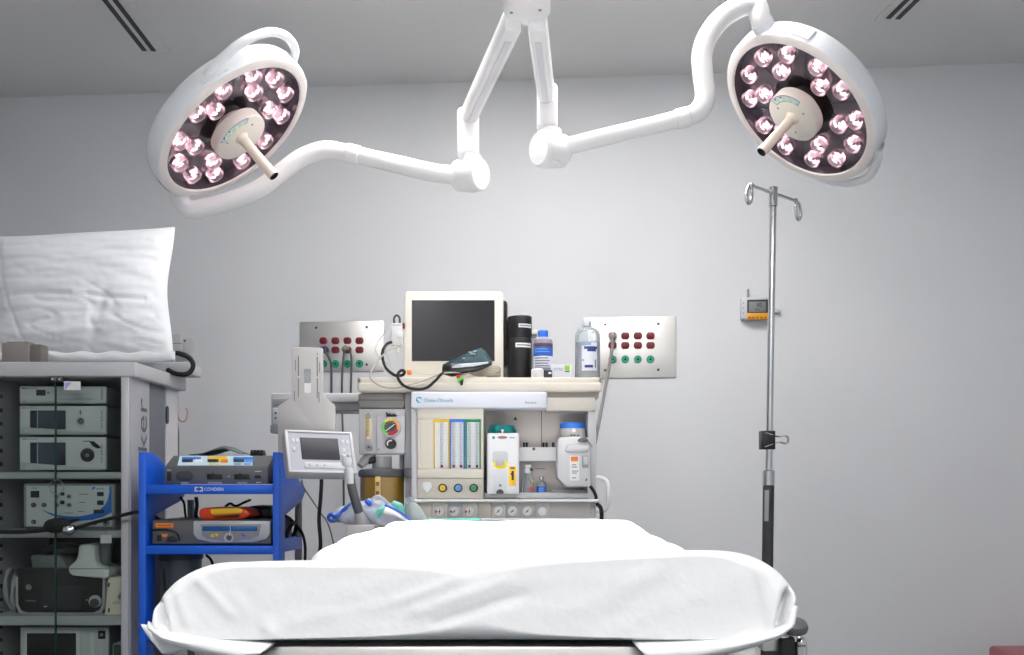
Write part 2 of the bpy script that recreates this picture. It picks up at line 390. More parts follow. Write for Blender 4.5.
def surgical_light(label, C, n, start, end, post, joint, jax, path, radii, ang_yoke, ang_loop, ang_label, phi0, sleeve):
    C = Vector(C); n = Vector(n).normalized(); u = Vector((0, 0, 1)).cross(n).normalized(); v = n.cross(u)
    LM = Matrix(((u.x, v.x, n.x, C.x), (u.y, v.y, n.y, C.y), (u.z, v.z, n.z, C.z), (0, 0, 0, 1)))
    t = Thing('surgical_light', label, 'surgical light', start, group=None)
    # extension arm, drop post, elbow
    m = MB(); obox(m, start, end, .046, .058, armwhite, .012); ea = t.part('extension_arm', m)
    m = MB(); st = Vector(start); en = Vector(end); d = (en - st).normalized()
    obox(m, st + d * .05 - Vector((0, 0, .0295)), en - d * .0 - Vector((0, 0, .0295)), .018, .004, armgroove, .0015); t.part('cable_cover', m, ea)
    m = MB(); px0, py0, px1, py1, Y = post
    m.box(wx(px0, Y), wx(px1, Y), Y - .034, Y + .034, wz(py1, Y), wz(py0, Y), armwhite, .014, 3); t.part('drop_post', m)
    m = MB(); J = W(*joint); jx = Vector(jax).normalized()
    m.ring([(0, -.05), (.040, -.05), (.047, -.042), (.05, .026), (.05, .034), (.044, .042), (0, .043)], J, jx, armwhite, 36); el = t.part('elbow_joint', m)
    m = MB(); m.cyl(J - Vector((0, 0, .045)), J + Vector((0, 0, .06)), .033, armwhite, n=28, b=.004); t.part('swivel_collar', m, el)
    # spring arm + yoke
    R = .26
    ra = math.radians(ang_yoke)
    rimp = LM @ Vector((math.cos(ra) * .25, math.sin(ra) * .25, -.036))
    rimq = LM @ Vector((math.cos(ra) * .285, math.sin(ra) * .285, -.038))
    P = [J]; L = [0]
    pts2 = [(joint[0], joint[1])] + path
    for a, b in zip(pts2, pts2[1:]): L.append(L[-1] + math.hypot(b[0] - a[0], b[1] - a[1]))
    for (x, y), l in zip(path, L[1:]):
        f = l / L[-1]; P.append(W(x, y, joint[2] * (1 - f) + rimq.y * f))
    k = sleeve
    m = MB(); m.tube(P[:k + 1], radii[0], armwhite, n=20, smooth=5, rad=[radii[0]] * k + [radii[1]]); sp = t.part('spring_arm', m)
    m = MB(); dd = (P[k] - P[k - 1]).normalized(); m.cyl(P[k] - dd * .03, P[k] + dd * .012, radii[1] + .004, armwhite, n=24, b=.003); t.part('collar', m, sp)
    m = MB(); m.tube(P[k:] + [rimq, rimp], radii[2], armwhite, n=22, smooth=7, rad=[radii[1]] + [radii[2]] * (len(P) - k + 1)); yk = t.part('yoke', m)
    m = MB(); m.cyl(rimp, rimp + (rimq - rimp).normalized() * .03, radii[2] + .002, shellw, n=24, b=.002); t.part('yoke_ring', m, yk)
    # head
    m = MB(); m.ring([(.228, -.036), (.2305, -.005)], (0, 0, 0), (0, 0, 1), facedark, 72); m.ring([(.2305, -.005), (.2335, -.0005), (.252, -.001), (.2585, -.006)], (0, 0, 0), (0, 0, 1), rimwarm, 72)
    m.ring([(.2585, -.006), (.2615, -.012), (.2625, -.05), (.258, -.062), (.246, -.07), (.19, -.088), (.1, -.1), (0, -.102)], (0, 0, 0), (0, 0, 1), shellw, 72)
    hd = t.part('lamp_housing', xf(m, LM))
    for a0 in (ang_loop - 60, ang_loop + 40, ang_loop + 150):
        m = MB(); rows = []
        for i in range(9):
            a = math.radians(a0 - 9 + 18 * i / 8); rows.append([Vector((math.cos(a) * r, math.sin(a) * r, z)) for r, z in ((.262, -.012), (.2652, -.013), (.2657, -.049), (.262, -.05))])
        m.loft(rows, white); t.part('side_plate', xf(m, LM), hd)
    m = MB(); m.ring([(0, -.034), (.1, -.034), (.2295, -.036)], (0, 0, 0), (0, 0, 1), facedark, 64)
    m.ring([(.0, -.0335), (.104, -.0335)], (0, 0, 0), (0, 0, 1), ringdark, 40)
    for k6 in range(6):
        a = math.radians(phi0 + 30 + 60 * k6); c = Vector((math.cos(a), math.sin(a), 0)); s_ = Vector((-c.y, c.x, 0))
        q = [c * .1 - s_ * .003, c * .228 - s_ * .003, c * .228 + s_ * .003, c * .1 + s_ * .003]
        m.add([p + Vector((0, 0, -.0325)) for p in q], [[0, 1, 2, 3]], facemid)
    t.part('lens_plate', xf(m, LM), hd)
    # three LED pods in each of six groups
    for k6 in range(6):
        for da, r in ((-14.5, .188), (14.5, .188), (2, .131)):
            a = math.radians(phi0 + 60 * k6 + da); c = (math.cos(a) * r, math.sin(a) * r, -.034)
            m = MB(); m.sharp = 10
            z = Vector((0, 0, 1)); nn = 9; o = Vector(c)
            rings = [(.0235, .004), (.0225, .013), (.0155, .021), (0, .0245)]
            ph = random.random() * 6
            for i, (a_, b_) in enumerate(zip(rings, rings[1:])):
                for q in range(nn):
                    t0 = ph + 2 * PI * (q + .5 * (i % 2)) / nn; t1 = ph + 2 * PI * (q + 1 + .5 * (i % 2)) / nn
                    A = [o + Vector((a_[0] * math.cos(x), a_[0] * math.sin(x), a_[1])) for x in (t0, t1)]
                    B = [o + Vector((b_[0] * math.cos(x), b_[0] * math.sin(x), b_[1])) for x in (t1, t0)]
                    ch = (q * 7 + i * 3) % 5
                    m.add(A + (B if b_[0] else [B[0]]), [[0, 1, 2, 3]] if b_[0] else [[0, 1, 2]], (ledhot, ledsoft, ledrefl, ledhot, ledsoft if i else ledrefl)[ch])
            ld = t.part('led_lens', xf(m, LM), hd)
            m = MB(); m.ring([(.019, 0), (.0245, .006), (.0262, .027), (.0245, .029), (.0232, .027)], c, (0, 0, 1), ledring, 20)
            ld2 = t.part('lens_cup', xf(m, LM), hd)
    # control hub and sterile handle
    m = MB(); m.ring([(.05, -.034), (.052, -.016), (.078, -.012), (.083, -.008), (.0835, .019), (.0825, .0225), (.0805, .024), (0, .024)], (0, 0, 0), (0, 0, 1), warmwhite, 48); hb = t.part('control_hub', xf(m, LM))
    m = MB()
    for r0, r1, z, mm, e in ((.0585, .0800, .0246, inkblue, 42), (.060, .0786, .0250, labelblue, 40.5)):
        A = [math.radians(ang_label - e + 2 * e * i / 20) for i in range(21)]
        m.loft([[Vector((r * math.cos(a), r * math.sin(a), z)) for a in A] for r in (r0, r1)], mm)
    t.part('label_panel', xf(m, LM), hb)
    for i in range(4):
        a = math.radians(ang_label + 29 - 19 * i); m = MB()
        p = Vector((.066 * math.cos(a), .066 * math.sin(a), .025)); m.cyl(p, p + Vector((0, 0, .0015)), .0034, ledgreen, n=10)
        if i < 2:
            p = Vector((.074 * math.cos(a), .074 * math.sin(a), .025)); m.cyl(p, p + Vector((0, 0, .001)), .003, inkblue, n=8)
        t.part('indicator', xf(m, LM), hb)
    for i in range(3):
        a = math.radians(ang_label - 50 - 20 + 120 * i); m = MB(); p = Vector((.052 * math.cos(a), .052 * math.sin(a), .024)); m.cyl(p, p + Vector((0, 0, .001)), .0035, mgrey, n=10); t.part('screw', xf(m, LM), hb)
    m = MB(); m.ring([(.022, .024), (.019, .03), (.0155, .034), (.0148, .06), (.0152, .13), (.0158, .17), (.015, .173)], (0, 0, 0), (0, 0, 1), handlem, 24)
    hn = t.part('sterile_handle', xf(m, LM))
    m = MB(); m.ring([(.015, .173), (.0135, .1735), (.012, .165), (0, .165)], (0, 0, 0), (0, 0, 1), black, 20); t.part('handle_socket', xf(m, LM), hn, label='black hollow handle end')
    # grab loop on the far side of the rim
    m = MB(); A = [(ang_loop + 44, .254, -.036), (ang_loop + 36, .268, -.038), (ang_loop + 18, .292, -.046), (ang_loop, .305, -.052), (ang_loop - 15, .302, -.050), (ang_loop - 28, .284, -.044), (ang_loop - 35, .254, -.038)]
    m.tube([Vector((r * math.cos(math.radians(a)), r * math.sin(math.radians(a)), z)) for a, r, z in A], .0125, shellw, n=14, smooth=6); t.part('grab_loop', xf(m, LM), label='curved grab handle on the rim')
    m = MB(); m.ring([(.10, -.098), (.11, -.104), (.105, -.135), (.09, -.145), (0, -.147)], (0, 0, 0), (0, 0, 1), shellw, 40); t.part('rear_cover', xf(m, LM), hd)
    # the light it throws on the table
    ld = bpy.data.lights.new('surgical_beam', 'SPOT'); ld.energy = BEAM; ld.spot_size = math.radians(42); ld.spot_blend = .6; ld.shadow_soft_size = .2; ld.color = (1, .95, .94)
    lo = bpy.data.objects.new('surgical_beam', ld); COL.objects.link(lo); lo.parent = t.o; q = n.to_track_quat('-Z', 'Y')
    bd_ = (Vector((0, 2.1, .96)) - C).normalized()
    lo.matrix_local = t.inv @ (Matrix.Translation(C + n * .03) @ (-bd_).to_track_quat('Z', 'Y').to_matrix().to_4x4())
    return t
BEAM = 420
surgical_light('round lit surgical light on the swept arm above the blue cart and wrapped pillow',
    (-.797, 2.893, 2.071), (.647, -.07, -.759), W(513, 20, 2.42), W(468, 117, 3.0), (457.5, 110, 479, 158, 3.0), (470, 175, 3.0), (.8, -.55, -.1),
    [(440, 173.5), (400, 165), (350, 153), (326, 150), (303, 157), (283, 171), (262, 187), (235, 199), (207, 207), (188, 209)], (.027, .024, .027), -68, 125, 178, -3, 3)
surgical_light('round lit surgical light hung from a hooked yoke above the drip stand',
    (.842, 2.952, 2.149), (-.658, -.178, -.732), W(537, 20, 2.42), W(546.5, 97, 2.86), (537, 86, 557.5, 131, 2.86), (550, 150, 2.86), (-.8, -.55, -.1),
    [(572, 145), (600, 138), (640, 128.5), (686, 117), (699, 110.5), (705, 97), (703, 75), (702, 55), (708, 36), (722, 18), (742, 6), (756, 6)], (.024, .024, .029), 71, -107, 62, 8, 4)

# ------------------------------------------------------------------ operating table, pad and drapes
sheetm = mat('white_cotton_sheet', (236, 237, 238), .85, bump=.08, bscale=90)
drapem = mat('white_drape', (226, 229, 229), .85, bump=.05, bscale=60)
TX = -.035
t = Thing('operating_table', 'operating table with steel frame under the white sheet', 'operating table', (TX, 1.7, 0))
m = MB(); m.box(-.27, .235, .955, 1.32, .86, .8965, steel, .004); m.box(-.27, .2, 1.34, 2.58, .86, .89, steel, .004); t.part('tabletop_frame', m)
for x in (-.31, .225):
    m = MB(); m.box(x, x + .012, 1.0, 2.5, .862, .888, chrome, .002); t.part('side_rail', m)
m = MB(); m.box(-.255, .205, 1.42, 2.58, .89, .945, xdgrey, .02); t.part('mattress_pad', m)
m = MB(); m.ring([(.13, .12), (.13, .45), (.11, .47), (.11, .86)], (TX, 1.8, 0), (0, 0, 1), steel, 32); t.part('column', m)
m = MB(); m.box(TX - .24, TX + .24, 1.35, 2.3, .03, .13, lgrey, .03, 3); b_ = t.part('base', m)
for x in (-.18, .18):
    for y in (1.42, 2.22):
        m = MB(); m.cyl((TX + x - .015, y, .03), (TX + x + .015, y, .03), .03, rubber, n=20); t.part('caster', m, b_)
m = MB(); Y = 1.12
m.pbox(781, 637, 796, 668, Y, .05, black, .004); m.box(wx(765, Y), wx(782, Y), Y + .01, Y + .04, .862, .888, steel, .002); c_ = t.part('rail_clamp', m, label='black clamp block on the side rail')
m = MB(); c = W(793, 625, Y + .0); m.ring([(0, .0), (.012, 0), (.0155, .002), (.016, .006), (.014, .010), (0, .012)], c - Vector((0, 0, .006)), (.02, -.42, 1), dgrey, 28); t.part('clamp_knob', m, c_)
m = MB(); a = W(800, 655, Y + .01); m.cyl(a - Vector((0, 0, .012)), a + Vector((0, 0, .012)), .0075, chrome, n=18, b=.002); m.ball(a + Vector((0, 0, .0135)), .0075, chrome); m.cyl(a + Vector((-.014, .01, -.002)), a + Vector((0, 0, -.002)), .005, chrome); t.part('clamp_bolt', m, c_)
m = MB(); a = W(793, 634, Y + .01); m.cyl(a - Vector((0, 0, .008)), a + Vector((0, 0, .012)), .005, steel, n=12); t.part('clamp_stem', m, c_)

def nz(p, s, seed=0): return noise.noise(Vector((p[0] * s[0] + seed, p[1] * s[1] + seed * 1.7, p[2] * s[2])))
def outline(a, z0, zl, zr, rt, rb, N):
    """rounded box outline with a sloping top; resampled to N points"""
    P = []
    def arc(cx, cz, rx, rz, a0, a1):
        for i in range(17):
            q = math.radians(a0 + (a1 - a0) * i / 16); P.append(Vector((cx + rx * math.cos(q), 0, cz + rz * math.sin(q))))
    arc(a - rb, z0 + rb, rb, rb, -90, 0); arc(a - rt * 1.25, zr - rt, rt * 1.25, rt, 0, 90)
    arc(-a + rt * 1.25, zl - rt, rt * 1.25, rt, 90, 180); arc(-a + rb, z0 + rb, rb, rb, 180, 270)
    P.append(P[0].copy()); L = [0]
    for p, q in zip(P, P[1:]): L.append(L[-1] + (q - p).length)
    out = []; j = 0
    for k in range(N):
        d = L[-1] * k / N
        while L[j + 1] < d: j += 1
        f = (d - L[j]) / max(1e-9, L[j + 1] - L[j]); out.append(P[j].lerp(P[j + 1], f))
    return out
# the sheet wrapped round the foot pad
Yf = .945; zb, zl, zr = .9015, .9755, .9875; hw = .312; N = 560
sec = []
for i in range(80): sec.append((Yf, (1 - (1 - (i + .02) / 80) ** 1.5) * .93, 0))
for i in range(13):
    q = PI / 2 * i / 12; sec.append((Yf + .022 * (1 - math.cos(q)), None, .022 * (1 - math.sin(q))))
for i in range(1, 36): sec.append((Yf + .022 + .45 * i / 35, None, 0))
full = outline(hw, zb, zl, zr, .064, .006, N); zc = (zb + zl) / 2
rows = []
FOLDS = [((196, 577), (230, 612), .0022, .005), ((172, 584), (186, 618), .002, .006), ((238, 600), (268, 628), .0016, .007), ((250, 600), (262, 640), -.0012, .006), ((330, 600), (420, 575), .0008, .010),
         ((420, 610), (500, 582), .0018, .007), ((440, 622), (520, 596), -.0018, .006), ((400, 600), (455, 580), .0016, .006), ((560, 615), (640, 580), .0009, .012), ((600, 625), (660, 590), -.0008, .01),
         ((757, 562), (770, 618), .0024, .006), ((789, 598), (781, 622), -.024, .0042), ((795, 596), (788, 624), .005, .004), ((777, 590), (775, 622), .003, .004),
         ((156, 607), (163, 622), -.018, .0036), ((150, 606), (153, 626), .004, .004), ((166, 600), (171, 624), .003, .004), ((300, 620), (380, 606), .0008, .008), ((690, 600), (745, 578), .0007, .012)]
FOLDS = [((wx(a[0], Yf), wz(a[1], Yf)), (wx(b[0], Yf), wz(b[1], Yf)), h, w_) for a, b, h, w_ in FOLDS]
def folds(x, z):
    s = 0
    for (ax, az), (bx, bz), h, w_ in FOLDS:
        dx, dz = bx - ax, bz - az; L2 = dx * dx + dz * dz; f = ((x - ax) * dx + (z - az) * dz) / L2
        e = max(0, -f, f - 1) * math.sqrt(L2); d = abs((x - ax) * dz - (z - az) * dx) / math.sqrt(L2)
        s += h * math.exp(-(d / w_) ** 2 - (e / (w_ * 1.6)) ** 2)
    return s
for Y, k, ins in sec:
    row = []
    for p in full:
        x, z = p.x, p.z; dx, dz = x, z - zc; D = math.hypot(dx, dz)
        if k is not None:
            x, z = dx * k, zc + dz * k
            # keep the roll-off ring as a true inset of the outline
            ix, iz = dx - dx / D * .022, dz - dz / D * .022
            kk = k / .93; x, z = ix * kk, zc + iz * kk
        else: x, z = dx - dx / D * ins, zc + dz - dz / D * ins
        back = max(0, (Y - Yf - .03) / .44)
        q = Vector((TX + x, Y, z))
        if z > zc: q.z -= (.036 + .008 * abs(x) / .3) * back * (z - zc) / .04
        q.x -= .07 * x * back
        if x > 0: q.x -= x * .055 * max(0, (zb + .038 - z) / .038) ** .8
        wr = nz(q, (7, 9, 16), 3) * .0010 + nz((q.x + q.z * 1.4, q.y, q.z - q.x * .6), (26, 20, 40), 9) * .0005
        amt = min(1, kk * 1.0) if k is not None else 1
        if k is not None or ins > 0:
            q.y -= folds(q.x, q.z) + wr * 1.2 + .003 * math.cos(min(1, abs(x) / .3) * PI / 2)
        if k is None:
            q.z += (wr if z > zc else 0); q.x += (1 if x > 0 else -1) * abs(wr) * (0 if abs(x) < .24 else 1)
        row.append(q)
    rows.append(row)
sh = MB(); sh.sharp = 180; sh.loft(rows, sheetm, closed=True)
# tucked lower hem: two rolled flaps, a corner tab and the pleats
def band(top, bot, Y0, bulge, Y1=None, n=10, seed=1, amp=.0016):
    """cloth band between two photo polylines, bulging toward the viewer"""
    K = 40
    def samp(pl, f):
        L = [0]
        for a, b in zip(pl, pl[1:]): L.append(L[-1] + math.hypot(b[0] - a[0], b[1] - a[1]))
        d = f * L[-1]
        for i in range(len(pl) - 1):
            if d <= L[i + 1] + 1e-9:
                g = (d - L[i]) / max(1e-9, L[i + 1] - L[i]); return (pl[i][0] + (pl[i + 1][0] - pl[i][0]) * g, pl[i][1] + (pl[i + 1][1] - pl[i][1]) * g)
        return pl[-1]
    rows = []
    for i in range(K + 1):
        a = samp(top, i / K); b = samp(bot, i / K); r = []
        for j in range(n + 1):
            g = j / n; x = a[0] + (b[0] - a[0]) * g; y = a[1] + (b[1] - a[1]) * g
            p = W(x, y, Y0); p.y = Y0 - bulge * (.2 + .8 * min(1, i / K * 5)) * math.sin(PI * min(1, g * 1.02)) ** .7 + (Y1 - Y0 if Y1 else 0) * g + nz(p, (30, 30, 30), seed) * amp
            r.append(p)
        rows.append(r)
    return MB().loft(rows, sheetm)
s1 = Thing('bed_sheet', 'white cotton sheet wrapped tightly round the foot end of the table with tucked corners', 'bed sheet', (TX, 1.1, .9))
body = s1.part('sheet_body', sh)
s1.part('hem_flap', band([(148, 622), (156, 626), (171, 629), (200, 632), (240, 638), (275, 643)], [(150, 630), (165, 640), (185, 648), (215, 656), (240, 661), (258, 656)], .955, .018, seed=4), solid=.002)
s1.part('corner_tab', band([(141, 624), (147, 625), (156, 630), (172, 640)], [(152, 640), (163, 654), (172, 653), (186, 649)], .972, .004, seed=6), solid=.0015)
s1.part('hem_flap', band([(790, 605), (784, 624), (772, 628), (741, 634), (698, 638), (632, 641)], [(797, 606), (793, 624), (776, 637), (741, 650), (700, 660), (652, 662)], .955, .018, seed=8), solid=.002)
# drape over the main section
rows = []
for i in range(91):
    v = i / 90; Y = 1.26 + (2.60 - 1.26) * v; row = []; fr_ = max(0, 1 - (Y - 1.26) / .2) ** 2
    for j in range(101):
        s_ = (j / 100 - .5) * 2
        cx = -.022 + .012 * v; half = .256 + .058 * v + .012 * math.sin(7 * v + (1 if s_ > 0 else 0)) + .01 * nz((s_ > 0, Y, 0), (3, 7, 1), 5)
        drop = .052
        arcl = abs(s_) * (half + drop)
        top = .962 + .004 * s_ - .005 * v - .028 * fr_ + .006 * math.exp(-((Y - 1.95) / .25) ** 2)
        R_ = .03
        if arcl < half - R_: x = arcl; z = 0
        elif arcl < half - R_ + R_ * PI / 2: q = (arcl - half + R_) / R_; x = half - R_ + R_ * math.sin(q); z = -R_ * (1 - math.cos(q))
        else: x = half + .25 * (arcl - (half - R_ + R_ * PI / 2)); z = -R_ - (arcl - (half - R_ + R_ * PI / 2))
        p = Vector((cx + math.copysign(x, s_), Y, top + z))
        p.z += nz(p, (7, 6, 6), 2) * .0035 + nz(p, (20, 16, 16), 7) * .0014 + .004 * abs(s_) ** 3 * math.sin(23 * Y + 2 * s_)
        p.x += math.copysign(.012 * abs(s_) ** 6 * math.sin(17 * Y + 3 * s_), 1)
        row.append(p)
    rows.append(row)
m = MB(); m.sharp = 180; m.loft(rows, drapem)
# far edge hangs over the head end
hang = []
for k in range(8):
    r = []
    for j, p in enumerate(rows[-1]):
        q = PI / 2 * min(1, k / 4); r.append(Vector((p.x, p.y + .02 * math.sin(q) if k <= 4 else p.y + .02, p.z - .02 * (1 - math.cos(q)) - max(0, k - 4) * .012)))
    hang.append(r)
m.loft(hang, drapem)
single('surgical_drape', m, 'bright white drape spread over the main section of the operating table', 'drape', solid=.002)
# teal towel edge at the head end
m = MB(); rows = []
for i in range(13):
    x0 = 428 + (481 - 428) * i / 12; r = []
    for j in range(6):
        p = W(x0, 523, 2.645); p.y = 2.60 + .03 * j; p.z = .966 - .022 * abs(j - 1.5) / 2 + nz(p, (20, 20, 1), 3) * .003; r.append(p)
    rows.append(r)
m.loft(rows, mat('teal_cloth', (36, 104, 94), .8, bump=.1)); m.sharp = 180
tealtowel = single('surgical_towel', m, 'strip of teal cloth at the head end of the table below the gas gauges', 'towel', solid=.004)

# ------------------------------------------------------------------ wall-mounted things (local frame: x along wall, y into wall, z up)
def wall_thing(name, label, cat, px, py, group=None):
    p = on_wall(px, py); t = Thing(name, label, cat, p, RZ, group)
    def L(x, y, off=0): return wall_local(x, y, off, p)
    return t, L
def outlet_panel(label, x0, y0, x1, y1, cols, rows):
    t, L = wall_thing('outlet_panel', label, 'outlet panel', (x0 + x1) / 2, y1)
    a = L(x0, y1); b = L(x1, y0)
    m = MB(); m.box(a.x, b.x, -.006, 0, a.z, b.z, steel, .002); t.part('face_plate', m, local=True)
    for sx, sy in ((.2, .12), (.8, .12), (.2, .87), (.8, .87)):
        m = MB(); c = Vector((a.x + (b.x - a.x) * sx, 0, b.z + (a.z - b.z) * sy)); m.cyl(c + Vector((0, -.006, 0)), c + Vector((0, -.009, 0)), .0055, dgrey, n=12, b=.001); t.part('screw', m, local=True)
    out = {}
    for j, ry in enumerate(rows):
        for i, cx in enumerate(cols):
            c = L(cx, ry); m = MB()
            if j < 2:
                w_, h_ = .0172, .0142
                oct_ = [(w_, h_ * .45), (w_ * .62, h_), (-w_ * .62, h_), (-w_, h_ * .45), (-w_, -h_ * .45), (-w_ * .62, -h_), (w_ * .62, -h_), (w_, -h_ * .45)][::-1]
                m.prism([(c.x + p, c.z + q) for p, q in oct_[::-1]], (0, -.0115, 0), (1, 0, 0), (0, 0, 1), .006, outred, .0012)
                o = t.part('red_outlet', m, local=True)
                s = MB()
                for dx in (-.006, .006): s.box(c.x + dx - .001, c.x + dx + .001, -.0122, -.0112, c.z - .001, c.z + .007, black)
                s.cyl((c.x, -.0112, c.z - .006), (c.x, -.0122, c.z - .006), .0022, black, n=10)
                t.part('socket_slots', s, o, local=True)
            else:
                m.cyl((c.x, -.005, c.z), (c.x, -.013, c.z), .0165, jackgreen, n=24, b=.002); o = t.part('ground_jack', m, local=True)
                s = MB(); s.cyl((c.x, -.0125, c.z), (c.x, -.0138, c.z), .005, black, n=14); t.part('jack_hole', s, o, local=True)
    return t
outlet_panel('brushed steel outlet panel on wall behind the grey bracket plate, with two cords plugged in', 300, 321, 384, 372, (324, 336, 348, 360), (341, 350.2, 364))
outlet_panel('brushed steel outlet panel on wall behind the clear bottle, with one grey cord plugged in', 587.5, 316.5, 676, 378.5, (612.5, 625.2, 637.8, 650.4), (336, 345.6, 359.6))

def cord(label, plug_px, off, plugmat, cordmat, pts, r=.004, group=None, plug=(.015, .02)):
    """power cord: plug body on the wall, then a cable through the given points"""
    p = on_wall(plug_px[0], plug_px[1], .012); t = Thing('power_cord', label, 'cord', p)
    m = MB(); n = -wi
    m.cyl(p, p + n * plug[1], plug[0], plugmat, n=20, b=.003); m.cyl(p + n * plug[1], p + n * (plug[1] + .012) - Vector((0, 0, .008)), plug[0] * .75, plugmat, r1=plug[0] * .5, n=16); t.part('plug', m)
    m = MB(); q = p + n * (plug[1] + .01); m.tube([q] + [Vector(x) for x in pts], r, cordmat, n=8, smooth=6); t.part('cable', m)
    return t
cord('dark blue plug and grey cord hanging from steel outlet panel, beside the grey bracket plate', (325.5, 350), .03, mat('dark_blue_plug', (44, 48, 84), .5), dgrey, [on_wall(328.5, 357, .05), on_wall(331, 366, .05), on_wall(331.5, 385, .05), on_wall(331, 404, .06)], .005)
cord('grey plug and looped cord on steel outlet panel, between the bracket plate and the monitor', (346, 349.5), .03, mat('grey_green_plug', (128, 126, 112), .5), dgrey, [on_wall(343.6, 358, .05), on_wall(342.3, 372, .055), on_wall(342, 400, .06), on_wall(343, 440, .06), on_wall(344, 520, .06)], .0045)
cord('long thin grey cord swinging from steel outlet panel down beside the gas machine handle', (612.5, 337), .03, mgrey, cordgrey, [on_wall(612.6, 344, .06), W(610, 362, 4.0), W(606.5, 382, 3.85), W(602, 406, 3.7), W(597.5, 430, 3.55), W(594.5, 444, 3.42), W(590, 447, 3.30), W(586, 440, 3.22)], .0065)
m = MB(); m.tube([on_wall(350.5, 352, .03), on_wall(351.5, 360, .045), on_wall(351.5, 368, .05), on_wall(351, 385, .05), on_wall(350.5, 404, .05)], .0045, dgrey, n=8); single('power_cord', m, 'short dark cord hanging behind the looped grey plug on the outlet panel', 'cord')

# wall monitor with orange keys
t, L = wall_thing('wall_monitor', 'small grey wall monitor with LCD screen and orange keys behind the drip stand', 'wall monitor', 754, 320)
a = L(740, 320); b = L(767, 298.5)
m = MB(); m.box(a.x, b.x, -.035, 0, a.z, b.z, lgrey, .005); hs = t.part('housing', m, local=True)
a = L(747, 320.5, .035); b = L(768, 299.5, .035)
m = MB(); m.box(a.x, b.x, -.041, -.033, a.z, b.z, xdgrey, .003); fp = t.part('front_frame', m, local=True)
a = L(749, 312, .041); b = L(766, 301.5, .041); m = MB(); m.box(a.x, b.x, -.0425, -.04, a.z, b.z, mat('lcd_grey', (122, 126, 126), .3), .001)
t.part('lcd_screen', m, fp, local=True)
m = MB()
for s_, x, y in (('82', 759.5, 304.8), ('50.1', 757.5, 309.6)): m.text(s_, L(x, y, .0428), (1, 0, 0), (0, 0, 1), .014 if len(s_) == 2 else .009, ink)
t.part('reading', m, fp, local=True)
a = L(747, 319.8, .041); b = L(768, 312.8, .041); m = MB(); m.box(a.x, b.x, -.043, -.04, a.z, b.z, mat('amber_panel', (214, 150, 20), .4), .001)
kp = t.part('key_panel', m, fp, local=True)
for k in range(5):
    p = L(749.5 + 4 * k, 317.6, .043); m = MB(); m.box(p.x - .0045, p.x + .0045, -.0455, -.0425, p.z - .004, p.z + .004, mat('amber_key', (150, 96, 10), .4), .001); t.part('key', m, kp, local=True)
p = L(748, 298, .018); m = MB(); m.cyl((p.x, -.018, p.z - .005), (p.x, -.018, p.z + .036), .0055, mgrey, n=12, b=.002); t.part('antenna', m, local=True)
p = L(777, 311, .01); m = MB(); m.box(p.x - .018, p.x + .012, -.02, 0, p.z - .008, p.z + .006, lgrey, .003); t.part('side_bracket', m, local=True)
for y in (303, 308, 313):
    p = L(743.5, y, .036); m = MB(); m.cyl((p.x, -.035, p.z), (p.x, -.037, p.z), .003, mgrey, n=10); t.part('button', m, local=True)

# socket box on the wall behind the pillow, with its black cable
t, L = wall_thing('wall_socket', 'pale wall socket plate beside the lower corner of the white wrapped pillow', 'wall socket', 188, 358)
a = L(182, 358); b = L(194.5, 338); m = MB(); m.box(a.x, b.x, -.02, 0, a.z, b.z, lgrey, .003); t.part('plate', m, local=True)
a = L(160, 352, .02); b = L(182.5, 334.5, .02); m = MB(); m.box(a.x, b.x, -.045, 0, a.z, b.z, mat('pale_grey_box', (196, 198, 200), .5), .004); bx = t.part('junction_box', m, local=True)
c = L(171, 343.5, .046); m = MB(); m.box(c.x - .05, c.x + .046, -.0462, -.0445, c.z - .001, c.z + .001, dgrey); t.part('lid_seam', m, bx, local=True)
for x, y in ((184.8, 340.8), (185, 353.6)):
    c = L(x, y, .02); m = MB(); m.cyl((c.x, -.02, c.z), (c.x, -.022, c.z), .005, dgrey, n=10); t.part('screw', m, local=True)

# red bin
t = Thing('waste_bin', 'red lidded waste bin standing by the back wall, only its rim in view', 'waste bin', (2.05, 3.75, 0))
X = 2.05; zt = .424; redbin = mat('bin_red', (164, 92, 102), .5)
m = MB(); m.box(X - .17, X + .17, 3.6, 3.9, 0, zt - .045, redbin, .025, 3); t.part('body', m)
m = MB(); m.box(X - .19, X + .19, 3.58, 3.91, zt - .05, zt, redbin, .016, 3); ld_ = t.part('lid', m)

# ------------------------------------------------------------------ drip stand
t = Thing('drip_stand', 'tall chrome drip stand with black lower tube beyond the operating table', 'drip stand', (wx(767, 3.4), 3.4, 0))
def pole(py): return W(773.3 - 6 * (py - 195) / 365, py, 3.4)
m = MB(); m.cyl(pole(478), pole(196), .0115, chrome, n=20); t.part('upper_pole', m)
m = MB(); m.cyl(pole(207), pole(187), .0148, chrome, n=22, b=.002); t.part('top_cap', m)
m = MB(); m.cyl(pole(486), pole(470), .0205, chrome, n=24, b=.003); t.part('locking_collar', m)
m = MB(); m.cyl((pole(560).x - .008, 3.4, .12), pole(485), .019, xdgrey, n=24); lt = t.part('lower_tube', m)
m = MB(); c0 = pole(521); c1 = pole(490); rows = []
for c in (c0, c1): rows.append([Vector((c.x + .0194 * math.sin(a), 3.4 - .0194 * math.cos(a), c.z)) for a in [-.95 + .8 * k / 6 for k in range(7)]])
m.loft(rows, mgrey); t.part('sticker', m, lt)
a = Vector((wx(752, 3.31), 3.31, wz(185.8, 3.31))); b = Vector((wx(795.5, 3.49), 3.49, wz(201, 3.49)))
m = MB(); m.tube([a, (a + b) / 2, b], .006, chrome, n=12, smooth=0); t.part('cross_bar', m)
